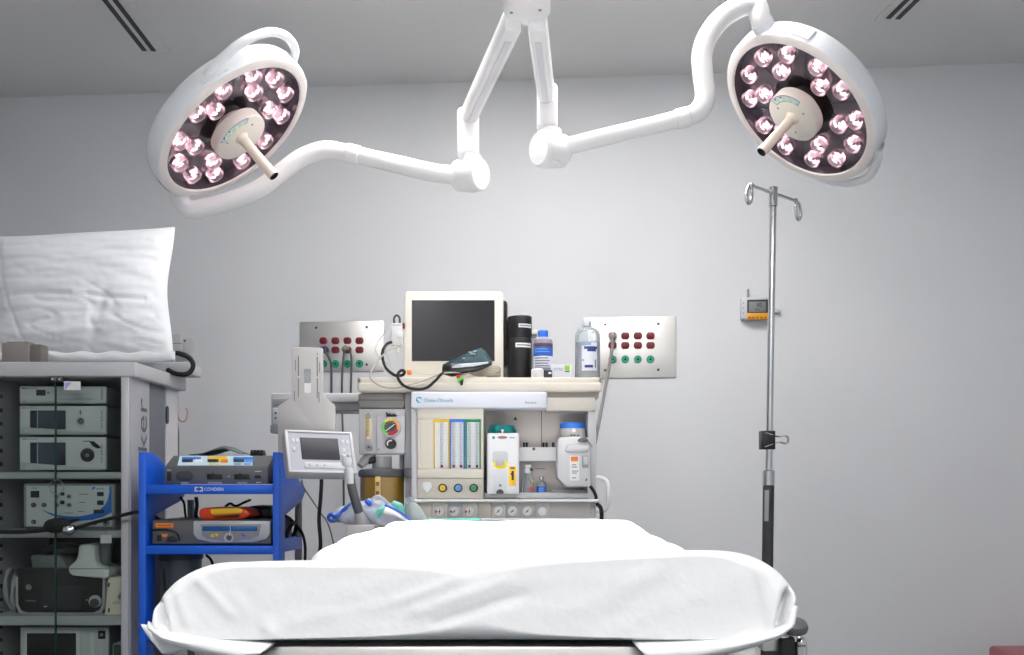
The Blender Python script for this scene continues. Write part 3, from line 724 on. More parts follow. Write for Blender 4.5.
for c, s_ in ((a, -1), (b, 1)):
    d = (b - a).normalized() * s_; m = MB()
    m.tube([c - d * .01, c + d * .006 + Vector((0, 0, .004)), c + d * .002 + Vector((0, 0, -.02)), c + d * .006 + Vector((0, 0, -.05)), c + d * .02 + Vector((0, 0, -.062)), c + d * .032 + Vector((0, 0, -.048)), c + d * .03 + Vector((0, 0, -.022)), c + d * .018 + Vector((0, 0, .0))], .0062, chrome, n=10, smooth=6); t.part('hook', m)
bc = Vector((pole(560).x - .008, 3.4, 0))
for k in range(5):
    a = math.radians(18 + 72 * k); e = bc + Vector((math.cos(a) * .28, math.sin(a) * .28, .075)); m = MB()
    m.tube([bc + Vector((0, 0, .13)), bc + Vector((math.cos(a) * .1, math.sin(a) * .1, .115)), e], .014, chrome, n=10); lg = t.part('base_leg', m)
    m = MB(); m.cyl(e + Vector((-.012, 0, -.045)), e + Vector((.012, 0, -.045)), .03, rubber, n=18); m.cyl(e + Vector((0, 0, -.04)), e, .008, chrome, n=10); t.part('caster', m, lg)
# binder clip on the pole
t = Thing('binder_clip', 'black binder clip with wire handles clamped on the drip stand pole', 'binder clip', pole(440))
m = MB(); c = pole(440); p_ = [(-.031, -.02), (.016, -.018), (.019, 0), (.016, .018), (-.031, .02)]
zt, zb_ = wz(431, 3.4), wz(449.5, 3.4)
m.prism([(c.x + x, c.y + y) for x, y in p_], (0, 0, zt), (1, 0, 0), (0, 1, 0), zt - zb_, black, .0015); t.part('clip_body', m)
for yy in (-.021, .021):
    m = MB(); m.tube([(c.x - .02, c.y + yy, c.z + .024), (c.x + .03, c.y + yy * .6, c.z + .012), (c.x + .058, c.y + yy * .4, c.z + .014), (c.x + .064, c.y + yy * .4, c.z), (c.x + .058, c.y + yy * .4, c.z - .012), (c.x + .03, c.y + yy * .6, c.z - .008), (c.x - .02, c.y + yy, c.z - .024)], .0023, chrome, n=6, smooth=5); t.part('wire_handle', m)

# ------------------------------------------------------------------ equipment cabinet
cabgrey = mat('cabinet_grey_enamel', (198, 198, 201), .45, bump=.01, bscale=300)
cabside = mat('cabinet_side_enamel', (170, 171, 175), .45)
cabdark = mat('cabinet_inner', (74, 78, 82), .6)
shelfg = mat('cabinet_shelf_enamel', (186, 191, 192), .5)
CY = 3.1; XR_, XL_ = -1.181, -1.655; XI0, XI1 = -1.628, wx(122, CY)
t = Thing('equipment_cabinet', 'tall grey equipment cabinet with glass doors full of medical devices, pillow on top', 'cabinet', ((XR_ + XL_) / 2, 3.32, 0))
m = MB(); zt, zb_ = wz(362, CY), wz(377, CY); m.box(XL_ - .025, wx(137, CY), CY - .01, 3.57, zb_, zt, cabgrey, .006, 3); t.part('top_slab', m)
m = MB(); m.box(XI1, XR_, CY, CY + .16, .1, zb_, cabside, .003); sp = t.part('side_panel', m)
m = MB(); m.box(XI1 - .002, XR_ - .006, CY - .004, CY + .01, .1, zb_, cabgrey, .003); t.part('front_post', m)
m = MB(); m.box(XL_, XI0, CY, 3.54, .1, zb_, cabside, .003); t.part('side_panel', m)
m = MB(); n_ = 8
ribg = mat('cabinet_rib_grey', (122, 124, 132), .5)
for k in range(n_):
    y0 = CY + .16 + (.165) * k / n_; y1 = CY + .16 + .165 * (k + 1) / n_
    m.add([(XR_ - .014, y0, .1), (XR_ - .004, (y0 + y1) / 2, .1), (XR_ - .014, y1, .1), (XR_ - .014, y0, zb_), (XR_ - .004, (y0 + y1) / 2, zb_), (XR_ - .014, y1, zb_)], [[0, 1, 4, 3], [1, 2, 5, 4]], ribg)
m.box(XI1, XR_ - .013, CY + .15, CY + .33, .1, zb_, cabside); m.sharp = 20; t.part('ribbed_panel', m)
m = MB(); m.box(XI1 + .005, XR_ - .002, CY + .325, 3.545, .1, zb_, cabgrey, .003); rp = t.part('rear_panel', m)
m = MB(); c = Vector((XR_ - .002, 3.432, wz(415, 3.432))); m.prism([(3.432 + .013 * math.cos(a) , (c.z + (.018 if math.sin(a) > 0 else -.018)) + .013 * math.sin(a)) for a in [2 * PI * k / 24 + .01 for k in range(24)]], (XR_ - .0005, 0, 0), (0, 1, 0), (0, 0, 1), .003, black); t.part('cable_slot', m, rp)
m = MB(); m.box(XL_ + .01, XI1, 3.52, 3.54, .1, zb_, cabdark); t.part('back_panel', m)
m = MB(); m.box(XL_, XR_, CY, 3.54, .06, .14, cabgrey, .006); pl = t.part('plinth', m)
for x in (XL_ + .06, XR_ - .06):
    for y in (CY + .07, 3.47):
        m = MB(); m.cyl((x - .015, y, .03), (x + .015, y, .03), .03, rubber, n=18); m.cyl((x, y, .03), (x, y, .07), .012, chrome, n=10); t.part('caster', m, pl)
SH = []
for y0, y1 in ((472, 478.7), (530.8, 537.8), (615.8, 625.5)):
    m = MB(); a, b = wz(y1, CY + .012), wz(y0, CY + .012); m.box(XI0, XI1, CY + .012, 3.52, a, b, shelfg, .003); t.part('shelf', m); SH.append(b)
m = MB(); m.box(XI0, XI1, CY + .012, 3.52, .14, .155, shelfg, .003); t.part('shelf', m)
# lettering up the side panel
m = MB(); m.text('stryker', (XR_ + .0003, 3.193, 1.14), (0, 0, 1), (0, -1, 0), .078, mat('cabinet_lettering', (96, 97, 102), .5), w=.375); t.part('lettering', m, sp)
# perforated strip
m = MB()
for k in range(26): m.box(XI0, XI0 + .004, CY + .08, CY + .088, .25 + k * .043, .262 + k * .043, black)
t.part('shelf_slots', m)
glass = clear_pane('cabinet_glass', (241, 244, 243), .0); gedge = mat('glass_edge_green', (30, 70, 58), .2)
def door(x0, x1, right):
    m = MB(); m.box(x0, x1, CY - .012, CY - .006, .15, zb_ - .004, glass); d = t.part('glass_door', m)
    m = MB(); xe = x0 if right else x1; m.box(xe - .0012, xe + .0012, CY - .0125, CY - .0055, .15, zb_ - .004, gedge); t.part('glass_edge', m, d)
    c = W(60 if right else 53.5, 379.6, CY - .018); m = MB(); m.box(c.x - .008, c.x + .008, CY - .022, CY - .004, c.z - .006, c.z + .012, dgrey, .003); m.ball((c.x, CY - .022, c.z), .004, chrome); t.part('door_catch', m, d)
    return d
xm = wx(57, CY); d1 = door(XI0, xm - .0008, False); d2 = door(xm + .0008, XI1, True)
c = W(57, 487, CY - .014); rr = 7 * CY / F
m = MB(); m.ring([(rr, 0), (rr + .0012, -.002), (rr, -.004), (rr - .0012, -.002), (rr, 0)], c, (0, 1, 0), mat('ring_grey', (120, 130, 128), .3), 32); t.part('finger_hole_ring', m, d2)
m = MB(); m.pbox(64, 381.5, 80.5, 390, CY - .013, .001, paper); st = t.part('door_sticker', m, d2)
m = MB(); m.pprism([(65, 382.5), (71, 382.5), (66, 389), (65, 389)], CY - .0136, .0006, mat('sticker_lilac', (150, 150, 215), .6)); t.part('sticker_mark', m, d2)

unitg = mat('console_light_grey', (220, 225, 225), .45); unitd = mat('console_lower_grey', (200, 206, 206), .45); unitside = mat('console_side', (112, 118, 120), .5)
lcdblue = mat('lcd_slate', (62, 72, 92), .2); navy = mat('panel_navy', (22, 30, 52), .3)
UY = 3.165
def console(label, y0, y1, kind, zbase):
    x0, x1 = 19.3, 106
    zb2 = zbase; ztop = wz(y0, UY)
    t = Thing('video_console', label, 'medical console', (wx(62, UY), UY + .15, zb2))
    X0, X1 = wx(x0, UY), wx(x1, UY)
    m = MB(); m.box(X0, X1, UY + .012, UY + .33, zb2, ztop - .003, unitside, .003); t.part('casing', m)
    m = MB(); m.box(X0, X1, UY, UY + .014, zb2 + .002, ztop, unitg, .004); fr = t.part('front_panel', m)
    # slanted lower lip
    h = y1 - y0
    m = MB(); m.pprism([(x0 + .5, y1 - h * .26), (x1 - 26, y1 - h * .12), (x1 - 2, y1 - h * .1), (x1 - 2, y1 - 1), (x0 + 1, y1 - 1)], UY - .004, .006, unitd, .0008); t.part('lower_lip', m, fr)
    m = MB(); m.pdisc(x0 + 3.8, y1 - h * .14, 1.6, UY - .008, .006, lgrey, n=16); t.part('power_button', m, fr)
    m = MB(); m.ptext('stryker', 0, 0, UY, 1, greyink) if False else None
    m.text('stryker', W(x1 - 4.6, (y0 + y1) / 2 - 1, UY - .0006), (0, 0, 1), (-1, 0, 0), .0085, greyink, w=min(.062, h * .72 * UY / F)); t.part('lettering', m, fr)
    m = MB(); m.pbox(x0 + 2, y0 + 1.6, x0 + 7.5, y0 + 2.5, UY - .0006, .0008, ink); m.pbox(x0 + 8.2, y0 + 1.7, x0 + 18, y0 + 2.4, UY - .0006, .0008, greyink); t.part('name_strip', m, fr)
    if kind == 0:
        m = MB(); m.pbox(36, 389.8, 45.5, 395.6, UY - .001, .003, black, .0008); t.part('display', m, fr)
        m = MB(); m.pdisc(48, 392.7, 1, UY - .002, .003, dgrey, n=12); t.part('button', m, fr)
        m = MB(); m.pprism([(58, 398.5), (92, 398.0), (95, 399.2), (92, 400.2), (58, 400.2)], UY - .001, .002, unitd); m.pprism([(60, 393.5), (92, 394.2), (58, 395)], UY - .001, .002, unitd); t.part('slot_cover', m, fr)
    else:
        a0, a1 = y0 + h * .16, y0 + h * .83
        m = MB(); m.pbox(30, a0, 65.5, a1, UY - .0015, .003, navy, .0008); sc_ = t.part('screen_frame', m, fr)
        m = MB(); m.pbox(37, a0 + .8, 59, a1 - 1.6, UY - .0025, .002, lcdblue); t.part('touch_screen', m, sc_)
        m = MB(); m.pbox(37, a0 + .8, 37.8, a1 - 1.6, UY - .003, .002, lgrey); t.part('bright_strip', m, sc_)
        if kind == 1:
            m = MB(); m.pdisc(80.3, 420.8, 3.5, UY - .004, .005, mgrey, n=24); k_ = t.part('camera_port', m, fr)
            m = MB(); m.pdisc(80.3, 420.8, 2, UY - .006, .004, dgrey, n=18); m.pdisc(80.9, 421.2, .8, UY - .007, .003, lgrey, n=10); t.part('port_core', m, k_)
            m = MB(); m.pbox(79.8, 409.5, 80.8, 415, UY - .001, .002, greyink); m.pbox(78.5, 412, 82, 412.8, UY - .001, .002, greyink); t.part('port_symbol', m, fr)
        else:
            m = MB(); m.pdisc(87, 455, 6.8, UY - .006, .008, xdgrey, n=32, b=.001); k_ = t.part('light_port', m, fr)
            m = MB(); m.pdisc(87, 455, 4.2, UY - .009, .004, black, n=24); m.pdisc(87, 455.4, 2.1, UY - .011, .004, mgrey, n=16); t.part('port_core', m, k_)
            m = MB(); m.pprism([(89, 441.5), (93, 441), (98, 445), (100.5, 447.5), (97, 448.5), (92.5, 446)], UY - .006, .007, black, .001); m.pbox(83, 440.8, 90, 441.6, UY - .001, .002, ink); t.part('lever', m, fr)
ZC = SH[0]
z3 = ZC + .006
console('grey console with square screen and black round port, bottom unit of the three-console stack', 437, 471, 2, z3)
zb_B = wz(436, UY) ; console('grey console with square screen and small port, middle unit of the three-console stack', 405.9, 434.2, 1, wz(435.2, UY))
console('slim grey console with small black display, top unit of the three-console stack', 386.2, 403.6, 0, wz(404.2, UY))

# electrosurgical generator with blue swoosh
EY = 3.15; t = Thing('generator_console', 'white console with blue curved swoosh on the second cabinet shelf', 'medical console', (wx(69, EY), EY + .15, SH[1]))
X0, X1 = wx(22.8, EY), wx(115, EY)
m = MB(); m.box(X0, X1, EY + .01, EY + .32, SH[1], wz(483, EY), unitside, .006); t.part('casing', m)
m = MB(); m.pbox(23.2, 484, 114.5, 527.3, EY, .014, mgrey, .005); m.pbox(26.2, 485.8, 111.7, 526.4, EY - .002, .004, mat('console_white', (206, 216, 216), .4), .001); fr = t.part('front_panel', m)
sw = [(40, 508.6)]
for k in range(15): f = k / 14; sw.append((42 + 58 * f, 510.5 + 8 * f ** .8 - 0 - 2.5 * f ** 4))
sw += [(104, 510), (108, 503), (109.5, 495), (111.6, 486.2), (111.6, 513), (108, 517), (98, 520.3), (80, 521), (64, 519), (50, 514.5)]
up_ = [(40, 508.6), (48, 512.2), (57, 514.9), (68, 516.3), (80, 516.3), (91, 514.2), (99, 510.5), (105, 505), (108, 499), (109.3, 492), (109.3, 486.2), (111.6, 486.2), (111.6, 512.5), (103, 517), (92, 520), (78, 521), (64, 519.2), (50, 514.6)]
m = MB(); m.pprism(up_, EY - .003, .001, midblue); t.part('swoosh', m, fr)
for x0, y0, x1, y1 in ((30.5, 490.8, 39, 497.6), (60, 492.3, 64.3, 495.6), (60, 500.6, 64.3, 504.3), (97, 492, 103.5, 496.2), (97, 500.5, 103.5, 505), (93.5, 509.6, 104, 513.4)):
    m = MB(); m.pbox(x0, y0, x1, y1, EY - .0035, .002, navy, .0004); t.part('display', m, fr)
for x, y, r, mm in ((33, 505, 2.3, dgrey), (43.4, 505, 2.1, dgrey), (33, 521.8, 2.1, dgrey), (56, 496.5, 2.2, mgrey), (56, 505.2, 2.2, mgrey), (68.5, 496.5, 2.2, mgrey), (68.5, 505, 2.2, mgrey), (105.5, 522.5, 3.6, mgrey), (94.5, 523, 2, dgrey)):
    m = MB(); m.pdisc(x, y, r, EY - .008, .008, mm, n=18, b=.0008); k_ = t.part('dial', m, fr)
    m = MB(); m.pdisc(x, y, r * .45, EY - .010, .003, black if mm is not dgrey else mgrey, n=12); t.part('dial_centre', m, k_)
m = MB(); m.pdisc(33, 505, .9, EY - .0108, .001, red, n=10); t.part('red_mark', m, fr)
m = MB()
for x0, y0, x1 in ((79, 493.8, 88), (79, 502, 85), (78, 511, 84), (65, 512.6, 73), (96, 488.5, 104), (31, 487.7, 37)): m.pbox(x0, y0, x1, y0 + .8, EY - .0032, .001, greyink)
m.pprism([(91.5, 490.3), (93, 486.6), (95.5, 487), (94.5, 488.8)], EY - .0032, .001, midblue); t.part('panel_print', m, fr)

# camera head and its cable strung across the doors
t = Thing('camera_cable', 'black camera head and cable hung across the front of the glass doors', 'camera cable', W(60, 530, 3.06))
CB = 3.06
m = MB(); m.tube([W(-25, 533, CB), W(0, 532, CB), W(20, 532, CB), W(40, 530.5, CB), W(50, 529, CB)], .0065, rubber, n=10); t.part('cable', m)
m = MB(); m.tube([W(46, 529, CB), W(50, 526.5, CB), W(57, 525.5, CB - .005), W(64, 524.5, CB - .005), W(68, 527, CB)], .02, rubber, n=16, smooth=6, rad=[.012, .021, .024, .021, .015]); m.tube([W(62, 524, CB), W(70, 521.5, CB), W(79, 519.4, CB)], .007, rubber, n=10, rad=[.009, .007, .004]); t.part('camera_head', m)
m = MB(); m.tube([W(65, 529, CB - .01), W(70, 530, CB - .01), W(75, 528, CB - .01)], .015, chrome, n=16, rad=[.014, .0165, .011]); t.part('coupler', m, label='chrome lens coupler')
m = MB(); m.tube([W(74, 528, CB), W(82, 526, CB), W(95, 522.3, CB), W(110, 518.5, CB - .005), W(125, 514.5, CB - .01), W(138, 512, CB - .02), W(150, 514, CB + .02), W(160, 520, CB + .1)], .0055, rubber, n=10); t.part('cable', m)
# hang tag
t = Thing('hang_tag', 'small white paper tag hanging below the white generator console', 'tag', W(106, 534, 3.1))
m = MB(); m.pbox(100.5, 535, 111.5, 543.3, 3.102, .0015, paper); t.part('tag', m)
m = MB(); m.tube([W(105.5, 523.5, 3.135), W(104, 527, 3.118), W(106, 530, 3.106), W(106, 535.5, 3.103)], .001, greyink, n=6); t.part('string', m)

# third cabinet bay
BY = 3.17
t = Thing('infusion_monitor', 'black-fronted monitor with silver surround on the third cabinet shelf', 'medical monitor', (wx(60, BY), BY + .1, SH[2]))
zB = SH[2]; silver = mat('silver_plastic', (186, 190, 192), .4, .2); facebk = mat('monitor_face_black', (8, 9, 10), .6)
def rrect(x0, y0, x1, y1, r, n=6, r2=None):
    r2 = r if r2 is None else r2; P = []
    for cx, cy, a, q in ((x1 - r2, y1 - r2, 0, r2), (x0 + r2, y1 - r2, 90, r2), (x0 + r, y0 + r, 180, r), (x1 - r, y0 + r, 270, r)):
        for i in range(n + 1):
            b = math.radians(a + 90 * i / n); P.append((cx + q * math.cos(b), cy + q * math.sin(b)))
    return P
m = MB(); m.pprism(rrect(15, 568, 105.5, 616.5, 3, r2=9), BY + .01, .22, xdgrey, .002); t.part('casing', m)
m = MB(); m.pprism([(15.5, 577), (17.5, 577), (18, 604), (21, 610.5), (27, 612.6), (93, 612.6), (99.5, 610), (102, 604), (102.5, 577), (105, 577), (105, 606), (101, 613.5), (94, 616), (26, 616), (19, 613.5), (15.5, 606)], BY, .02, silver, .001); t.part('silver_surround', m)
m = MB(); m.pprism(rrect(18, 569, 102, 612.5, 2, r2=7), BY + .002, .012, facebk, .001); fr = t.part('front_panel', m)
m = MB(); m.pprism([(42.5, 585.4), (82.6, 586.2), (80, 609), (41, 608)], BY + .0008, .002, mat('screen_smoke', (40, 43, 48), .5)); t.part('screen', m, fr)
m = MB(); m.pdisc(28.4, 587.2, 2.9, BY, .003, mat('button_grey_green', (136, 150, 146), .4), n=24); t.part('button', m, fr)
m = MB(); m.pbox(25.5, 600.2, 35.5, 601.4, BY + .001, .001, greyink); m.pbox(44, 606, 47, 607, BY, .001, lgrey); m.pdisc(86.5, 600, .7, BY, .002, lgrey, n=8); t.part('panel_print', m, fr)
m = MB(); m.pdisc(94.6, 601.5, 6.2, BY - .006, .01, silver, n=28, b=.001); k_ = t.part('round_knob', m, fr)
m = MB(); m.pdisc(94, 603, 4.4, BY - .010, .006, xdgrey, n=22); t.part('knob_centre', m, k_)
t = Thing('pump_head', 'white plastic pump head with raised neck lying on the black monitor', 'pump head', (wx(88, BY), BY + .03, wz(579, BY)))
wp = mat('pump_white', (236, 239, 236), .45)
m = MB(); m.pprism([(67.5, 567), (74, 562.5), (77, 557), (78, 546), (80.5, 544.3), (91.5, 544), (94, 546), (95, 559), (97, 565), (109.5, 570), (109, 577), (105, 579), (72, 576), (68, 573)], BY - .02, .12, wp, .008); bd = t.part('body', m)
m = MB(); m.pbox(68.5, 568.4, 108, 569.2, BY - .0206, .001, greyink); t.part('seam', m, bd)
t = Thing('suction_canister', 'grey translucent tube canister behind the white hang tag', 'canister', (wx(105, BY), BY, wz(570, BY)))
c = W(104.5, 566, BY + .03); d = W(106, 543, BY + .03); m = MB(); m.cyl(c, d, .019, mat('grey_translucent_plastic', (104, 110, 112), .3), r1=.021, n=24, b=.002); t.part('body', m)
m = MB(); m.cyl(d, d + Vector((0, 0, .008)), .024, dgrey, n=24); t.part('cap', m)
t = Thing('grey_tray', 'mid-grey plastic tray resting on the back of the black monitor', 'tray', (wx(48, BY + .06), BY + .1, wz(568, BY + .06)))
m = MB(); m.pprism([(30, 556.5), (33, 554.5), (58, 555.5), (63, 559.5), (67, 566), (67, 572), (32, 572)], BY + .03, .16, mat('tray_grey', (118, 123, 126), .5), .006); t.part('body', m)
t = Thing('folded_bag', 'crumpled dark plastic bag lying on the grey tray inside the cabinet', 'bag', (wx(60, BY + .1), BY + .1, wz(556, BY + .1)))
rows = []
for i in range(19):
    f = i / 18; row = []
    for k in range(18):
        a = 2 * PI * k / 18; s_ = math.sin(PI * min(1, f * .96 + .02)) ** .5
        p = Vector((wx(42 + 36 * f, BY + .1), BY + .12 + .07 * s_ * math.sin(a), wz(550.5 - 2 * f, BY + .1) + .021 * s_ * math.cos(a))); p += noise.noise_vector(p * 26) * .008; row.append(p)
    rows.append(row)
m = MB(); m.sharp = 60; m.loft(rows, mat('smoke_bag', (88, 92, 94), .3, var=.2, vscale=40), closed=True); m.add(rows[0], [list(range(18))], MATS['smoke_bag']); m.add(rows[-1], [list(range(18))], MATS['smoke_bag']); t.part('body', m)
t = Thing('cream_bracket', 'cream plastic bracket with two notches beside the black monitor', 'bracket', (wx(112, BY - .01), BY, SH[2]))
m = MB(); m.pprism([(107.5, 580), (109, 577.5), (121.2, 576.2), (121.2, 593.5), (119, 594.5), (117.6, 597.5), (119, 600), (121.2, 600.5), (121.2, 616.6), (105, 616.6), (104.3, 615)], BY - .03, .1, mat('cream_plastic', (236, 228, 208), .5), .004); bd = t.part('body', m)
for y in (583, 608.5):
    m = MB(); m.pprism([(107.6, y + 4), (108.3, y), (110, y - .5), (109.4, y + 4)], BY - .0308, .001, black); t.part('slot', m, bd)
m = MB(); m.pprism([(112, 604), (113, 601.5), (118, 601), (121, 602.5), (121, 604.2)], BY - .0312, .002, beige2); t.part('ledge', m, bd)
t = Thing('tubing_coil', 'coil of clear plastic tubing standing against the inner cabinet wall', 'tubing', (wx(9, BY), BY + .05, SH[2]))
m = MB(); tb = thin_glass('clear_tubing', (190, 196, 198), .55, .1)
P = []
for k in range(66):
    a = 2 * PI * k / 11; P.append(Vector((wx(9, BY) + .016 * math.cos(a * .5) + .004 * math.sin(k * 1.3), BY + .05 + .05 * math.sin(a), SH[2] + .072 + .066 * math.cos(a))))
m.tube(P, .0042, tb, n=7, smooth=4); t.part('tube', m)
# bottom bay
t = Thing('recorder_unit', 'grey recorder with dark screen on the bottom cabinet shelf', 'medical console', (wx(64, BY), BY + .12, .155))
zt = wz(627.3, BY)
m = MB(); m.box(wx(20, BY), wx(108.5, BY), BY + .01, BY + .3, .42, zt - .002, unitside, .004); m.box(wx(20, BY), wx(108.5, BY), BY, BY + .012, .42, zt, unitd, .004); t.part('casing', m)
m = MB(); m.box(wx(22, BY), wx(107, BY), BY + .02, BY + .3, .155, .42, unitside, .004); t.part('lower_unit', m, label='plain lower housing carrying the recorder')
zz = lambda y: wz(y, BY)
m = MB(); m.box(wx(25, BY), wx(81, BY), BY - .003, BY + .002, .44, zz(629.5), unitg, .003); fr = t.part('screen_frame', m)
m = MB(); m.box(wx(27.3, BY), wx(76.5, BY), BY - .005, BY, .45, zz(633), facebk, .002); t.part('screen', m, fr)
m = MB(); m.box(wx(90, BY), wx(95.2, BY), BY - .003, BY + .002, .44, zz(632), unitg, .002); t.part('drive_slot', m)
m = MB(); m.pbox(98, 630.8, 105, 639, BY - .003, .005, black, .001); k_ = t.part('connector_block', m)
m = MB(); m.pdisc(101.4, 634.8, 1.6, BY - .005, .003, mgrey, n=14); t.part('socket', m, k_)
m = MB(); m.text('stryker', W(100.5, 648.5, BY - .0008), (0, 0, 1), (-1, 0, 0), .0085, unitg, w=.045); t.part('lettering', m)
t = Thing('small_switch_box', 'small grey box with green button on the bottom cabinet shelf', 'switch box', (wx(116.5, BY), BY, .155))
m = MB(); m.box(wx(112.3, BY - .02), wx(121.4, BY - .02), BY - .02, BY + .2, .155, wz(643.5, BY - .02), mgrey, .003); bd = t.part('casing', m)
m = MB(); m.pbox(113.5, 645, 120.5, 664, BY - .022, .003, xdgrey, .001); t.part('front_panel', m, bd)
m = MB(); m.pdisc(117, 650.5, 2.3, BY - .026, .006, mat('button_dark_green', (20, 90, 60), .4), n=16); t.part('green_button', m, bd)

# pillow, box and flat tray on top of the cabinet
ZT = wz(362, 3.1)
wrap = mat('wrapped_pillow_white', (234, 236, 240), .6, bump=.05, bscale=60)
t = Thing('wrapped_pillow', 'large white quilted pillow standing upright on top of the equipment cabinet', 'pillow', (wx(85, 3.35), 3.35, ZT + .002))
PY_ = 3.30; NX, NZ = 96, 64
def pillow_pt(i, j, side):
    u = i / NX; v = j / NZ
    tl, tr, br, bl = (-16, 236), (174.5, 226), (173.5, 361), (-3, 361)
    x = (tl[0] * (1 - u) + tr[0] * u) * v + (bl[0] * (1 - u) + br[0] * u) * (1 - v)
    y = (tl[1] * (1 - u) + tr[1] * u) * v + (bl[1] * (1 - u) + br[1] * u) * (1 - v)
    x += -5.5 * math.sin(PI * v) * u ** 4 + 5 * math.sin(PI * v) * (1 - u) ** 4 + 1.2 * math.sin(9 * v) * u ** 6
    y += 2.5 * math.sin(PI * u) * v ** 3 + .8 * math.sin(7 * u + 1) * v ** 6
    e = (1 - abs(2 * u - 1) ** 3.2) * (1 - abs(2 * v - 1) ** 3.0)
    th = .085 * max(0, e) ** .55
    tilt = .05 * v; p = W(x, y, PY_ + .08 + tilt)
    edge = min(1, min(u, 1 - u, v, 1 - v) * 14)
    if side < 0:
        q = Vector((p.x * 7, p.z * 26, 3)); w_ = noise.noise(q) * .006 + noise.noise(Vector((p.x * 12, p.z * 60, 8))) * .0035 + noise.noise(Vector((p.x * 40, p.z * 40, 5))) * .0012 - .006 * max(0, 1 - abs(noise.noise(Vector((p.x * 5 + 2, p.z * 17 + p.x * 3, 11)))) / .10) * (.3 + .7 * (v < .55))
        seam = -.010 * math.exp(-((v - .47 - .03 * math.sin(5 * u)) / .018) ** 2) * (1 if .15 < u < .5 or .58 < u < .9 else .35)
        dia = -.006 * math.exp(-(((u - .1) - .3 * (.62 - v) ** 1.5 if v < .62 else (u - .1)) / .012) ** 2)
        cr = -.008 * math.exp(-((u - .63 - .25 * (v - .3)) / .03) ** 2 - ((v - .35) / .18) ** 2)
        th += (w_ + seam + dia + cr) * edge
    p.y = PY_ + .08 + tilt + side * th * (1 if side < 0 else .6)
    k = p.y / PY_; p.x *= 1 + (k - 1) * .0; return p
m = MB(); m.sharp = 180
for side in (-1, 1): m.loft([[pillow_pt(i, j, side) for i in range(NX + 1)] for j in range(NZ + 1)], wrap)
pb = t.part('cover', m)
pillow_low = None
m = MB(); m.sharp = 180; rows = []
for j in range(5):
    rows.append([W(-3 + 178 * i / 40, 352.5 + 8.7 * j / 4 + (1.2 * math.sin(i * .9) * (j == 0)), PY_ - .012 * (j % 4 > 0) - .02 + noise.noise(Vector((i * .3, j, 2))) * .006) for i in range(41)])
m.loft(rows, wrap); t.part('bottom_hem', m, solid=.004)
t = Thing('cardboard_box', 'small grey-brown box on the cabinet top in front of the white pillow', 'box', (wx(20, 3.16), 3.2, ZT))
gb = mat('box_grey_brown', (138, 132, 128), .7)
m = MB(); m.box(wx(1.5, 3.14), wx(28.5, 3.14), 3.14, 3.20, ZT, wz(342.5, 3.14), gb, .002); bd = t.part('body', m)
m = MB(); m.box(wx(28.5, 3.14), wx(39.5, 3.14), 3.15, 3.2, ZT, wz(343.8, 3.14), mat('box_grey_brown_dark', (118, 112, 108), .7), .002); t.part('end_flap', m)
m = MB(); m.box(wx(5, 3.14), wx(27, 3.14), 3.15, 3.19, wz(342.6, 3.14), wz(341, 3.14), gb, .002); t.part('lid', m)
t = Thing('flat_case', 'flat pale grey case lying on the cabinet top beside the pillow with black cable', 'case', (wx(168, 3.42), 3.45, ZT))
m = MB(); m.box(wx(130, 3.43), wx(190, 3.43), 3.43, 3.56, ZT, ZT + .04, mat('pale_grey_case', (186, 188, 192), .5), .006); t.part('body', m)
m = MB(); m.tube([W(172, 353, 3.40), W(179, 353.5, 3.40), W(188, 357, 3.41), W(193, 364, 3.41), W(191, 371, 3.405), W(185, 374.3, 3.40), W(175, 373.5, 3.40), W(168, 370, 3.425)], .0085, rubber, n=10); t.part('cable_loop', m, label='thick black cable loop')
t = Thing('strap', 'thin pinkish strap hanging in a hook beside the grey cabinet', 'strap', W(185, 420, 3.56))
m = MB(); m.tube([W(186.5, 408, 3.56), W(187.5, 413, 3.56), W(185.5, 420, 3.56), W(181.5, 421.5, 3.56), W(178.5, 418, 3.56), W(177.5, 410, 3.56), W(177.6, 396, 3.56)], .0028, mat('strap_pink', (186, 132, 136), .6), n=8); t.part('band', m)
m = MB(); m.tube([W(177.6, 396, 3.555), W(177, 405, 3.555), W(177.4, 420, 3.555), W(178.6, 438, 3.555), W(178.2, 470, 3.555)], .002, dgrey, n=6); t.part('cord', m)

